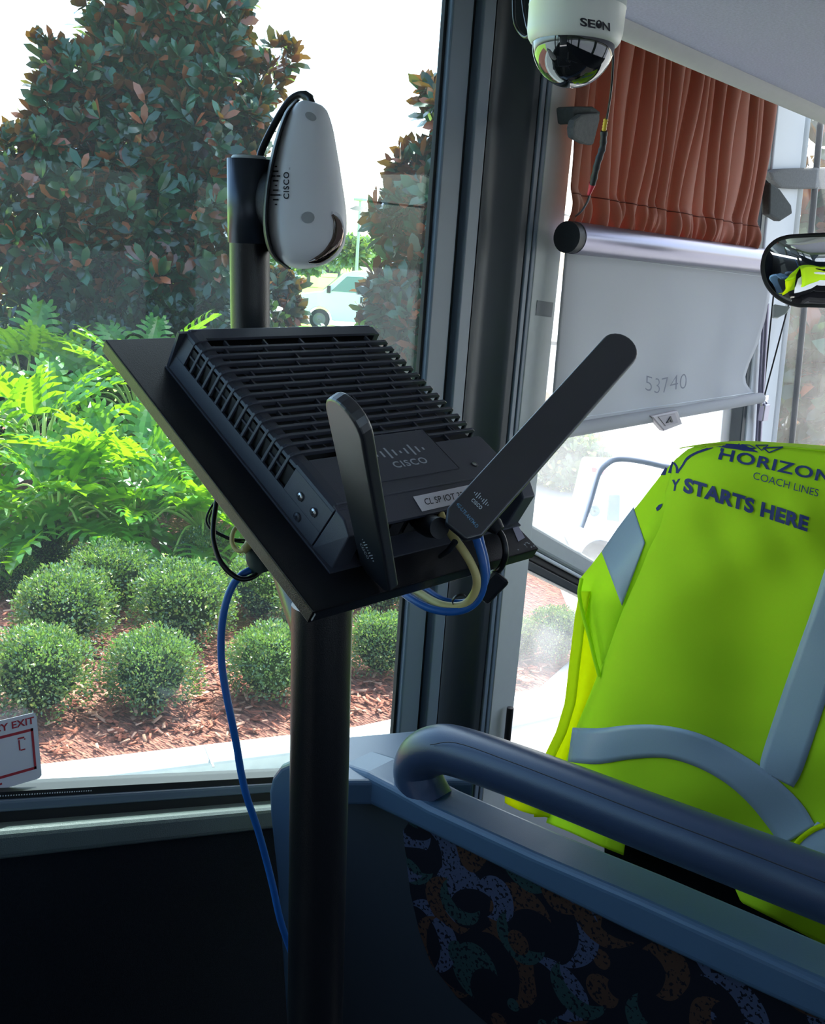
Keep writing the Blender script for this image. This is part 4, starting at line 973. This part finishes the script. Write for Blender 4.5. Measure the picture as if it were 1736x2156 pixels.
crt = empty('window_curtain', (-1.415, 3.0, zb(3.0)), 'rust orange pleated curtain gathered above the roller blind', 'curtain')
MB().grid(cur, 260, 60).build('cloth', M['curtain'], crt, solid=.0015)
mb = MB(); pts = [np.array(cur(i / 260, .862)) + (.0022, 0, 0) for i in range(261)]; mb.tube(pts, .0016, 5); mb.build('hem_seam', mat('dark_rust_thread', rgb(110, 56, 42), .9), crt)
MB().tube([(-1.415, cu0 - .03, 2.235), (-1.415, cu1 + .05, 2.235)], .006, 10).build('curtain_rod', M['metal'], crt)

bl = empty('roller_blind', (-1.43, 3.0, 1.1), 'grey roller blind half lowered over the driver window', 'blind')
r0 = wall(1206, 497, -1.40); r1 = wall(1640, 556, -1.40); RR = .040
r0[2] = r1[2] = (r0[2] + r1[2]) / 2 if abs(r0[2] - r1[2]) < .05 else r0[2]
M['blindmetal'] = mat('satin_silver_tube', rgb(138, 134, 154), .28, metal=.55)
MB().tube([r0, r1], RR, 36).build('roller_tube', M['blindmetal'], bl)
MB().tube([r0 - (0, .030, 0), r0 - (0, .0, 0)], RR * .97, 30).build('end_cap', M['black_soft'], bl)
MB().tube([r1, r1 + (0, .02, 0)], RR * 1.02, 30).build('end_cap', M['trim_white'], bl)
rt = [(0, 1622), (.2, 1619), (.38, 1610), (.58, 1594), (.72, 1577), (.82, 1568), (.88, 1570), (.95, 1583), (1.0, 1598)]
def blind(s, t):
    xr = interp(rt, t)[0]; xl = 1190 - 34 * t; px = xl + (xr - xl) * s
    yt = 518 + (575 - 518) * (px - 1190) / 430; yb = 905 + (836 - 905) * (px - 1160) / 440; py = yt + (yb - yt) * t
    bx = -1.425 + .010 * sin(9 * s + 1) * t + .006 * sin(23 * s) * t + .05 * max(0, s - .8) ** 2 * sin(pi * t)
    return wall(px, py, bx)
M['blind'] = mat('grey_blind_fabric', rgb(178, 178, 180), .85, spec=.2, noise_scale=700, noise_amt=.08, trans=(.30, rgb(214, 218, 224)))
MB().grid(blind, 60, 40).build('fabric', M['blind'], bl, solid=.001)
h0 = wall(1156, 913, -1.42); h1 = wall(1600, 838, -1.42)
MB().tube([h0, h1], .020, 20).build('hem_bar', M['blind'], bl)
mb = MB(); mb.tube([np.array(blind(i / 30, .035)) + (.0022, 0, 0) for i in range(31)], .0011, 5); mb.tube([np.array(blind(i / 30, .955)) + (.0022, 0, 0) for i in range(31)], .0011, 5); mb.build('stitching', M['trim_white'], bl)
pen = mat('faint_pencil', rgb(122, 124, 136), .8)
put_text('handwritten_number', '53740', lambda a, b: wall(1358 + 86 * a + 3 * sin(9 * a) * b, 821 + 4 * a + 6 * sin(5 * a) - 34 * b, -1.405), pen, bl, bold=-.016)
pt = [wall(*p, -1.395) for p in [(1370, 876), (1426, 864), (1437, 893), (1398, 908)]]
tab = MB().prism(pt, (-.02, 0, 0)).build('pull_tab', mat('grey_brown_plastic', rgb(160, 152, 158), .5), bl, bevel=.004)
pt = [wall(*p, -1.393) for p in [(1386, 878), (1421, 871), (1427, 890), (1401, 897)]]
MB().prism(pt, (-.002, 0, 0)).build('tab_panel', mat('grey_panel', rgb(132, 126, 136), .5), tab)
MB().prism([wall(*p, -1.3905) for p in [(1403, 891), (1412, 876), (1417, 889), (1413, 889.5), (1411, 883), (1407, 891)]], (-.001, 0, 0)).build('tab_mark', M['black_print'], tab)
# cord, guide rod and clamp at the front end of the blind
cdv = empty('blind_cord', wall(1605, 830, -1.42), 'two thin cords running down to the clamp beside the blind', 'cord')
for a_, b_2 in (((1634, 560), (1606, 832)), ((1660, 640), (1609, 832))): MB().tube([wall(*a_, -1.43), wall(*b_2, -1.43)], .0032, 8).build('cord', M['black_cable'], cdv)
cl = empty('cord_clamp', wall(1606, 880, -1.43), 'small metal clamp where the blind cords end', 'clamp')
MB().box(wall(1607, 838, -1.42), (.02, .05, .02)).build('clamp_bar', M['metal'], cl, bevel=.003)
MB().box(wall(1607, 868, -1.42), (.025, .05, .065)).build('lock_body', M['blindmetal'], cl, bevel=.004)
MB().tube(spline([wall(1602, 855, -1.42), wall(1603, 846, -1.42), wall(1608, 843, -1.42), wall(1613, 847, -1.42), wall(1613, 857, -1.42)], 5), .004, 8).build('shackle', M['metal'], cl)
tag(MB().tube([wall(1612, 640, -1.435), wall(1594, 960, -1.435)], .012, 12).build('guide_rod', M['blindmetal']), 'silver upright guide rod beside the front edge of the blind', 'rod')
# grey strap pads
M['pad'] = mat('grey_foam_pad', rgb(118, 120, 120), .95, spec=.1, noise_scale=120, noise_amt=.25, bump=.8, bscale=300)
M['paddark'] = mat('dark_strap', rgb(84, 88, 88), .95, spec=.1, noise_scale=120, noise_amt=.25)
tg = empty('curtain_strap', wall(1235, 265, -1.36), 'grey padded strap at the rear edge of the curtain', 'strap')
MB().prism([wall(*p, -1.36) for p in [(1206, 224), (1250, 224), (1266, 236), (1262, 246), (1210, 262)]], (-.05, 0, 0)).build('strap_band', M['paddark'], tg, bevel=.006)
MB().prism([wall(*p, -1.34) for p in [(1210, 252), (1225, 240), (1262, 236), (1264, 250), (1250, 306), (1230, 302), (1208, 290), (1206, 270)]], (-.02, 0, 0)).build('pad', M['pad'], tg, bevel=.006)
tg = empty('curtain_strap', wall(1640, 430, -1.40), 'grey padded strap hanging at the front edge of the curtain', 'strap')
MB().prism([wall(*p, -1.39) for p in [(1622, 384), (1642, 398), (1666, 432), (1668, 450), (1643, 466), (1620, 452)]], (-.03, 0, 0)).build('pad', M['paddark'], tg, bevel=.006)
tg = empty('pillar_strap', wall(1690, 375, -1.42), 'long grey padded strap reaching across the front pillar', 'strap')
MB().prism([wall(*p, -1.42) for p in [(1622, 362), (1640, 356), (1680, 354), (1760, 352), (1760, 398), (1680, 398), (1645, 396), (1628, 380)]], (-.03, 0, 0)).build('pad', M['pad'], tg, bevel=.008)
# wiper arms / rods beyond the windscreen
wsn = np.array([0, (2.27 - .3), (WSb - WSt)]); wsn /= np.linalg.norm(wsn); wp0 = np.array([-1.0, WSb + .03, .3])
tag(MB().tube([planehit(1727, 250, wp0, wsn), planehit(1695, 620, wp0, wsn), planehit(1664, 950, wp0, wsn)], .012, 10).build('wiper_arm', M['black_cable']), 'long black wiper arm standing outside the windscreen', 'wiper')
# slim black lever by the lower driver glass
tag(MB().tube(spline([wall(1074, 1490, -1.44), wall(1073, 1500, -1.44), wall(1070, 1530, -1.44), wall(1066, 1575, -1.44), wall(1060, 1640, -1.44)], 4), .010, 12).build('window_lever', M['black_soft']), 'slim black upright lever at the corner of the lower driver glass', 'lever')

# ---------------------------------------------------------------- driver's interior mirror
mp_ = at(1735, 570, 2.9)
tgt = np.array([-.50, 1.90, 1.10]); a_ = (EYE - mp_); a_ /= np.linalg.norm(a_); b_3 = tgt - mp_; b_3 /= np.linalg.norm(b_3); mn = a_ + b_3; mn /= np.linalg.norm(mn)
out = [(1700, 643), (1680, 643), (1655, 636), (1632, 622), (1614, 600), (1605, 572), (1606, 548), (1614, 526), (1632, 508), (1656, 499), (1690, 496), (1740, 494), (1800, 492), (1840, 500), (1862, 524), (1868, 568), (1856, 612), (1832, 636), (1790, 645)]
mr = empty('rear_view_mirror', mp_ - (0, 0, .08), 'rounded interior mirror with black rim at the right edge', 'mirror')
ring = spline([planehit(*p, mp_, mn) for p in out + out[:1]], 4)
mb = MB(); vs = []; K = len(ring) - 1; lv = [1, .85, .7, .55, .4, .25, .12]
for k in lv: vs += [mp_ + (p - mp_) * k + mn * .022 * (1 - k * k) for p in ring[:-1]]
vs.append(mp_ + mn * .022); cwise = np.cross(ring[1] - mp_, ring[2] - mp_) @ mn < 0
fs = [(a * K + j, a * K + (j + 1) % K, (a + 1) * K + (j + 1) % K, (a + 1) * K + j) for a in range(len(lv) - 1) for j in range(K)] + [((len(lv) - 1) * K + j, (len(lv) - 1) * K + (j + 1) % K, len(vs) - 1) for j in range(K)]
mb.add(vs, [f[::-1] for f in fs] if cwise else fs, True); mb.build('glass', mat('mirror_silver', (.92, .93, .94, 1), .015, metal=1), mr)
MB().prism([p - mn * .006 + (p - mp_) * .02 for p in ring[:-1]], -mn * .022).build('back_shell', M['black_soft'], mr, bevel=.005)
MB().tube(ring, .006, 8).build('rim', M['black_soft'], mr)
MB().tube(spline([mp_ - mn * .02, mp_ - mn * .10 + (0, .06, .05), mp_ + (0.02, .22, .20), np.array([mp_[0] + .04, mp_[1] + .25, RZ + .02])], 5), .008, 10).build('stalk', M['black_soft'], mr)
MB().prism([at(*p, 2.95) for p in [(1630, 640), (1664, 646), (1655, 660), (1640, 668), (1629, 668)]], CM @ np.array([0, 0, .02])).build('side_clip', M['trim_light'], mr, bevel=.003)

# ---------------------------------------------------------------- seat partition with hand rail
YF, YB = 1.23, 1.322
def fy(px, py, y=YF): return hit(px, py, 1, y)
par = empty('seat_partition', (-.9, 1.3, 0), 'blue grey moulded partition with dark patterned inset behind the driver', 'partition')
outer = [(612, 2700), (600, 2156), (580, 1850), (566, 1720), (563, 1668), (570, 1636), (588, 1612), (615, 1600), (660, 1598), (720, 1612), (768, 1628), (830, 1660), (900, 1699), (1123, 1801), (1339, 1893), (1736, 2071), (2300, 2320)]
inner = [(2300, 2430), (1736, 2158), (1560, 2078), (1339, 1974), (1000, 1806), (900, 1757), (851, 1733), (768, 1693), (733, 1687), (690, 1690), (665, 1725), (662, 1800), (672, 2156), (690, 2700)]
MB().prism([fy(*p) for p in outer + inner], (0, YB - YF, 0)).build('frame', M['seat_plastic'], par, bevel=.012, seg=4)
o_ = [fy(*p, 1.25) for p in [(640, 2900), (640, 1680), (700, 1650), (800, 1670), (900, 1715), (1339, 1920), (1736, 2100), (2300, 2370), (2300, 2900)]]
MB().prism(o_, (0, .06, 0)).build('panel', mat('dark_panel', rgb(30, 37, 44), .7, noise_scale=60, noise_amt=.1), par)
# patterned cloth inset
m_, n_, l_, b_ = newmat('swirl_upholstery'); b_.inputs['Roughness'].default_value = .9; b_.inputs['Specular IOR Level'].default_value = .1
tc = n_.new('ShaderNodeTexCoord')
nz = n_.new('ShaderNodeTexNoise'); nz.inputs['Scale'].default_value = 5; l_.new(tc.outputs['Object'], nz.inputs['Vector'])
def vmath(op, a=None, b=None):
    v = n_.new('ShaderNodeVectorMath'); v.operation = op
    for i, s_ in enumerate((a, b)):
        if s_ is None: continue
        if isinstance(s_, tuple): v.inputs[i].default_value = s_
        else: l_.new(s_, v.inputs[i])
    return v
def fmath(op, a, b=None):
    v = n_.new('ShaderNodeMath'); v.operation = op
    for i, s_ in enumerate((a, b)):
        if s_ is None: continue
        if isinstance(s_, (int, float)): v.inputs[i].default_value = s_
        else: l_.new(s_, v.inputs[i])
    return v.outputs[0]
wob = vmath('SCALE', vmath('SUBTRACT', nz.outputs['Color'], (.5, .5, .5)).outputs[0]); wob.inputs['Scale'].default_value = .05
crd = vmath('MULTIPLY', vmath('ADD', tc.outputs['Object'], wob.outputs[0]).outputs[0], (1, 0, 1)).outputs[0]
col = None
def layer(scale, shift, r1, r2, offv, c, prev, seed):
    vv = vmath('ADD', crd, shift).outputs[0]
    vo = n_.new('ShaderNodeTexVoronoi'); vo.inputs['Scale'].default_value = scale; vo.inputs['Randomness'].default_value = .55; l_.new(vv, vo.inputs['Vector'])
    dv = vmath('SUBTRACT', vv, vo.outputs['Position']).outputs[0]
    d1 = vmath('LENGTH', dv).outputs['Value']; d2 = vmath('LENGTH', vmath('SUBTRACT', dv, offv).outputs[0]).outputs['Value']
    ins = fmath('MULTIPLY', fmath('LESS_THAN', d1, r1), fmath('GREATER_THAN', d2, r2))
    sep = n_.new('ShaderNodeSeparateColor'); l_.new(vo.outputs['Color'], sep.inputs[0])
    cr = n_.new('ShaderNodeValToRGB'); cr.color_ramp.interpolation = 'CONSTANT'
    e = cr.color_ramp.elements; e[0].color = c[0]; e[1].position = .45; e[1].color = c[1]; e3 = e.new(.75); e3.color = c[2]
    l_.new(sep.outputs[0], cr.inputs[0])
    fl_ = n_.new('ShaderNodeTexNoise'); fl_.inputs['Scale'].default_value = 160; l_.new(tc.outputs['Object'], fl_.inputs['Vector'])
    speck = fmath('GREATER_THAN', fl_.outputs['Fac'], .42); ins = fmath('MULTIPLY', ins, speck)
    mx = n_.new('ShaderNodeMix'); mx.data_type = 'RGBA'; l_.new(ins, mx.inputs[0]); l_.new(cr.outputs[0], mx.inputs[7])
    if prev is None: mx.inputs[6].default_value = rgb(20, 20, 26)
    else: l_.new(prev, mx.inputs[6])
    return mx.outputs[2]
SLATE, RUST, TEAL = rgb(62, 67, 86), rgb(64, 44, 33), rgb(38, 56, 54)
col = layer(6.6, (0, 0, 0), .072, .066, (.032, 0, -.022), (RUST, SLATE, TEAL), None, 1)
col = layer(7.4, (.31, 0, .17), .066, .060, (-.030, 0, -.018), (SLATE, RUST, SLATE), col, 2)
col = layer(8.2, (.73, 0, .41), .056, .054, (.012, 0, .030), (SLATE, TEAL, RUST), col, 3)
col = layer(7.0, (.13, 0, .83), .070, .066, (.026, 0, .020), (RUST, SLATE, RUST), col, 4)
l_.new(col, b_.inputs['Base Color'])
ins_ = [(846, 1750), (852, 1800), (862, 1880), (880, 1960), (905, 2030), (960, 2100), (1040, 2170), (1150, 2260), (1700, 2600), (2300, 2700), (2300, 2390), (1736, 2120), (1560, 2040), (1300, 1920), (1000, 1780), (870, 1715)]
MB().prism([fy(*p, 1.245) for p in ins_], (0, .01, 0)).build('patterned_cloth', m_, par, bevel=.003)
# wall-side shelf behind the frame
shz = .634
MB().prism([hit(*p, 2, shz) for p in [(690, 1562), (738, 1549), (905, 1534), (950, 1560), (1000, 1645), (690, 1645)]], (0, 0, -.05)).build('wall_shelf', M['seat_plastic'], par, bevel=.008, seg=3)
rl = empty('hand_rail', fy(890, 1660, 1.30), 'thick dark blue grey hand rail bent down onto the partition top', 'hand rail')
rp = [(906, 1690), (888, 1655), (878, 1622), (890, 1592), (922, 1578), (965, 1583), (1070, 1618), (1200, 1667), (1339, 1721), (1555, 1803), (1736, 1872), (2100, 2010), (2300, 2086)]
pp = spline([fy(*p, 1.276) for p in rp], 7)
MB().tube(pp, .0435, 32).build('grip', M['rail_plastic'], rl)
sm_ = [fy(x, y, 1.2325) for x, y in [(905, 1568), (960, 1564), (1070, 1602), (1200, 1652), (1339, 1706), (1555, 1788), (1736, 1858), (2300, 2070)]]
MB().tube(spline(sm_, 5), .0009, 5).build('mould_seam', M['black_print'], rl)

# ---------------------------------------------------------------- driver's seat with the safety vest
def vdep(px, py):
    """distance plane of the draped cloth: upright behind the seat back, rolling away at top and left"""
    y = 1.775
    y += .10 * max(0, (1015 - py) / 90) ** 2 * .55
    return y
SEATC = mat('black_seat_cloth', rgb(16, 17, 20), .9, spec=.1, noise_scale=80, noise_amt=.3)
seat = empty('driver_seat', (-.62, 2.05, -.7), 'black driver seat mostly hidden beneath the yellow vest', 'seat')
so = [fy(*p, 1.86) for p in [(1255, 2150), (1262, 1750), (1290, 1450), (1345, 1160), (1410, 1020), (1500, 978), (1640, 980), (1850, 1010), (1960, 1100), (2020, 1400), (2050, 1800), (2050, 2150)]]
MB().prism(so, (0, .10, 0)).build('backrest', SEATC, seat, bevel=.03, seg=4)
MB().prism([fy(*p, 1.97) for p in [(1300, 1700), (1330, 1450), (1400, 1180), (1500, 1060), (1700, 1060), (1880, 1120), (1960, 1400), (1980, 1700)]], (0, .03, 0)).build('front_cover', mat('pale_seat_cover', rgb(214, 216, 218), .8), seat, bevel=.012)
MB().box((-.55, 2.2, .02), (.50, .50, .14)).build('cushion', SEATC, seat, bevel=.03)
MB().box((-.55, 2.15, -.38), (.30, .30, .62)).build('pedestal', M['black_soft'], seat, bevel=.01)

M['vest'] = mat('fluorescent_yellow_cloth', (.72, .97, .03, 1), .8, spec=.15, noise_scale=900, noise_amt=.06, trans=(.45, (.72, .98, .02, 1)), bump=.1, bscale=1500)
M['vest_in'] = mat('fluorescent_inner_cloth', (.80, .95, .008, 1), .8, spec=.15, trans=(.55, (.95, .98, .01, 1)))
M['reflect'] = mat('grey_reflective_tape', rgb(150, 162, 170), .42, spec=.5, noise_scale=300, noise_amt=.05)
vest = empty('safety_vest', (-.62, 1.8, .4), 'fluorescent yellow vest with grey reflective bands draped over the seat back', 'vest')
# left edge of the main back panel, by image row
LE = [(935, 1478), (945, 1450), (965, 1425), (1000, 1412), (1060, 1392), (1160, 1352), (1280, 1308), (1430, 1255), (1530, 1214), (1600, 1192), (1680, 1166), (1732, 1150)]
wr = np.random.default_rng(2)
def fold(px, py):
    """soft drapery relief in metres, towards the camera positive"""
    l = interp(LE, py)[0]; e = (px - l)
    f = -.075 * exp(-max(e, 0) / 34.0) - .03 * exp(-max(e, 0) / 110.0)                               # rolls away at the left edge
    f += .016 * exp(-((px - (1590 - .10 * (py - 1300))) / 95.0) ** 2) * exp(-((py - 1450) / 240.0) ** 2) * -1.3
    f += .010 * sin((px - .42 * (py - 1000)) / 60.0) * min(1, max(0, (py - 1000) / 300))
    f += .005 * sin((px * .7 + py * .9) / 37.0) * exp(-((py - 1150) / 120.0) ** 2)
    f += .004 * sin((px * 1.2 - py * .5) / 23.0) * exp(-((py - 1120) / 90.0) ** 2)
    f += .012 * sin((px + 1.6 * py) / 90.0) * max(0, (py - 1560) / 200)
    return f
def V(px, py, lift=0.0):
    y = vdep(px, py) - fold(px, py) - lift
    return hit(px, py, 1, y)
bot = [(1150, 1732), (1200, 1752), (1260, 1780), (1316, 1802), (1318, 1760), (1420, 1795), (1538, 1850), (1560, 1900), (1640, 1940), (1736, 1990), (2050, 2100)]
def main(s, t):
    # s across, t down
    s_ = s
    py = 934 + t * (1732 - 934); l = interp(LE, py)[0]
    r_ = 2050; px = l + (r_ - l) * s_
    top = 934 + 10 * ((px - 1530) / 100) ** 2 * (px < 1530) + max(0, px - 1530) * .065 + .0004 * max(0, px - 1650) ** 2
    b_ = float(interp(bot, px)[0]) if px > 1150 else 1732
    py2 = top + (b_ - top) * t
    # keep the left edge on its traced line
    l2 = interp(LE, py2)[0]; px2 = l2 + (r_ - l2) * s_
    return V(px2, py2)
MB().grid(main, 150, 110).build('back_panel', M['vest'], vest, solid=.002)
# part that goes over the top to the front of the seat
def over(s, t):
    px = 1430 + 620 * s; top = 934 + 10 * ((px - 1530) / 100) ** 2 * (px < 1530) + max(0, px - 1530) * .065 + .0004 * max(0, px - 1650) ** 2
    p = np.array(V(px, top)); an = t * pi / 2 * 1.0
    q = p + np.array([0, .115 * sin(an * 1.0) + .12 * min(1, t * 1.2), -.035 * (1 - cos(an)) - max(0, t - .35) * .62]); return q
MB().grid(over, 60, 24).build('front_panel', M['vest'], vest, solid=.002)
# shoulder and armhole flap at the left
SL = [(940, 1468), (965, 1425), (1000, 1392), (1060, 1346), (1120, 1295), (1160, 1268), (1190, 1245), (1215, 1224), (1240, 1217), (1270, 1219), (1300, 1228), (1350, 1245), (1400, 1258), (1440, 1262)]
def flap(s, t):
    py = 940 + t * 500; l = interp(SL, py)[0]; r_ = interp(LE, py)[0] + 22; px = l + (r_ - l) * s
    y = 1.865 + .055 * (1 - s) ** 2 + .015 * sin(3 * s + 5 * t); return hit(px, py, 1, y)
MB().grid(flap, 24, 60).build('shoulder_flap', M['vest'], vest, solid=.002)
mb = MB(); mb.tube(spline([hit(*p, 1, 1.865) for p in [(1224, 1218), (1219, 1250), (1226, 1290), (1240, 1340), (1252, 1390), (1262, 1425)]], 5), .0045, 8); mb.build('armhole_hem', M['vest'], vest)
# inner front sheet seen beyond the armhole
SI = [(1240, 1222), (1300, 1211), (1400, 1199), (1480, 1190), (1540, 1172), (1590, 1148), (1640, 1125)]
def inner_(s, t):
    py = 1240 + t * 480; l = interp(SI, py)[0]; r_ = max(l + 4, interp(LE, py)[0] + 20); px = l + (r_ - l) * s
    return hit(px, py, 1, 1.90 + .02 * sin(4 * s) + .02 * (1 - s))
MB().grid(inner_, 20, 40).build('inner_sheet', M['vest_in'], vest, solid=.002)
def hemf(s, t):
    py = 1245 + t * 475; l = interp(SI, py)[0]; px = l - 1 + 22 * s; return hit(px, py, 1, 1.885 + .015 * (1 - s))
MB().grid(hemf, 3, 40).build('inner_hem', M['vest_in'], vest, solid=.002)
def low(s, t):
    px = 1062 + 110 * s; yt = 1672 + 28 * s; yb_ = 1690 + 42 * s + 4 * sin(5 * s); return hit(px, yt + (yb_ - yt) * t, 1, 1.86 + .01 * sin(8 * s))
MB().grid(low, 14, 6).build('trailing_corner', M['vest_in'], vest, solid=.002)
# reflective bands
def band(name, ctr, n=60, lift=.0035, wdt=None):
    """ctr: (x, y, half-width x, half-width y) along the band"""
    P = spline([c[:2] for c in ctr], 8); Wd = spline([c[2:] for c in ctr], 8)
    def fn(s, t):
        k = s * (len(P) - 1); i = min(int(k), len(P) - 2); f = k - i; c = P[i] * (1 - f) + P[i + 1] * f; w_ = Wd[i] * (1 - f) + Wd[i + 1] * f
        p = c + w_ * (2 * t - 1); return V(p[0], p[1], lift)
    return MB().grid(fn, n, 6).build(name, M['reflect'], vest, solid=.0012)
band('reflective_band', [(1200, 1568, 5, -36), (1260, 1571, 3, -38), (1330, 1562, 0, -36), (1400, 1562, 0, -34), (1470, 1580, 6, -34), (1540, 1616, 14, -32), (1600, 1662, 24, -30), (1650, 1715, 34, -26), (1680, 1760, 36, -22)])
band('reflective_band', [(1690, 1760, 30, -30), (1760, 1800, 20, -40), (1850, 1840, 15, -42), (2020, 1900, 10, -44)])
band('reflective_band', [(1634, 1640, 36, 18), (1648, 1600, 43, 16), (1688, 1480, 44, 14), (1722, 1381, 44, 12), (1758, 1280, 45, 10), (1790, 1177, 45, 9), (1830, 1040, 45, 8)])
def fb(s, t):
    a = np.array([1333, 1066]) * (1 - s) + np.array([1266, 1162]) * s; b = np.array([1362, 1135]) * (1 - s) + np.array([1306, 1280]) * s
    a = interp([(0, 1333, 1068), (.5, 1300, 1112), (1, 1266, 1162)], s); b = interp([(0, 1357, 1143), (1, 1309, 1276)], s)
    c = a * (1 - t) + b * t; py = c[1]; l = interp(SL, py)[0]; r_ = interp(LE, py)[0] + 22; ss = max(0, (c[0] - l) / (r_ - l))
    tt = (py - 940) / 500; y = 1.865 + .055 * (1 - ss) ** 2 + .015 * sin(3 * ss + 5 * tt) - .004; return hit(c[0], py, 1, y)
MB().grid(fb, 20, 16).build('reflective_band', M['reflect'], vest, solid=.001)
mb = MB(); mb.tube(spline([V(*p, .004) for p in [(1735, 1737), (1715, 1745), (1695, 1758), (1680, 1772), (1668, 1790)]], 5), .005, 8); mb.build('edge_piping', M['vest_in'], vest)
# lettering on the back
def vt(x0, y0, dx, dy, ux, uy, bend=0.0): return lambda a, b: V(x0 + dx * a + ux * b, y0 + dy * a + uy * b + bend * a * (1 - a), .004)
put_text('lettering', 'HORIZON', vt(1511, 966, 236, 52, 6, -24, -6), M['navy_print'], vest, bold=.022, space=1.08)
put_text('lettering', 'COACH LINES', vt(1584, 1008, 137, 38, 3, -16), M['navy_print'], vest, bold=-.004)
put_text('lettering', 'STARTS HERE', vt(1437, 1034, 262, 84, 4, -29, -4), M['navy_print'], vest, bold=.045, space=1.05)
put_text('lettering', 'Y', vt(1410, 1034, 18, -3, 4, -24), M['navy_print'], vest, bold=.03)
def stroke(pts, wds, lift=.004):
    P = spline(pts, 6) if len(wds) > 4 or wds[0] != wds[-1] else [np.array(a) * (1 - f / 6) + np.array(b) * f / 6 for a, b in zip(pts, pts[1:]) for f in range(6)] + [np.array(pts[-1])]; mb_ = MB(); n = len(P); Wl = [float(interp([(i * 6, w_) for i, w_ in enumerate(wds)], k)[0]) for k in range(n)]; vs = []
    for i in range(n):
        t_ = P[min(i + 1, n - 1)] - P[max(i - 1, 0)]; t_ = t_ / np.linalg.norm(t_); nrm = np.array([-t_[1], t_[0]]) * Wl[i] / 2
        vs += [V(*(P[i] + nrm), lift), V(*(P[i] - nrm), lift)]
    mb_.add(vs, [(2 * i, 2 * i + 1, 2 * i + 3, 2 * i + 2) for i in range(n - 1)]); return mb_
mb = MB()
for pts, wds in [([(1496, 938), (1530, 939), (1565, 943), (1595, 952)], [2, 9, 12, 1]), ([(1500, 941), (1480, 948), (1462, 955), (1446, 965), (1436, 980), (1425, 996)], [4, 5, 5, 5, 4, 4]),
                 ([(1425, 996), (1424, 984), (1418, 974)], [6, 5, 4]), ([(1416, 972), (1412, 984), (1409, 996)], [4, 5, 7]),
                 ([(1538, 935.5), (1548, 941), (1556, 934)], [2, 2, 2]), ([(1560, 936), (1572, 943), (1590, 944), (1577, 937), (1560, 936)], [2, 2, 2, 2]),
                 ([(1590, 937), (1602, 948), (1617, 937), (1590, 937)], [2.2, 2.2, 2.2, 2.2]), ([(1648, 941), (1606, 943), (1618, 953), (1648, 941)], [2.6, 2.6, 2.6, 2.6])]:
    m2 = stroke(pts, wds); mb.add(m2.v, m2.f)
mb.build('swoosh_print', M['navy_print'], vest)
def fl(px, py, lift=.005):
    l = interp(SL, py)[0]; r_ = interp(LE, py)[0] + 22; ss = (px - l) / (r_ - l); tt = (py - 940) / 500; return hit(px, py, 1, 1.865 + .055 * (1 - ss) ** 2 + .015 * sin(3 * ss + 5 * tt) - lift)
mb = MB(); mb.add([fl(1390, 1000), fl(1400, 984), fl(1404, 986), fl(1400, 1000)], [(0, 1, 2, 3)])
mb.add([fl(1382, 1076), fl(1380, 1070), fl(1386, 1063), fl(1394, 1060), fl(1392, 1066), fl(1386, 1074)], [(0, 1, 2, 3, 4, 5)]); mb.build('side_print', M['navy_print'], vest)
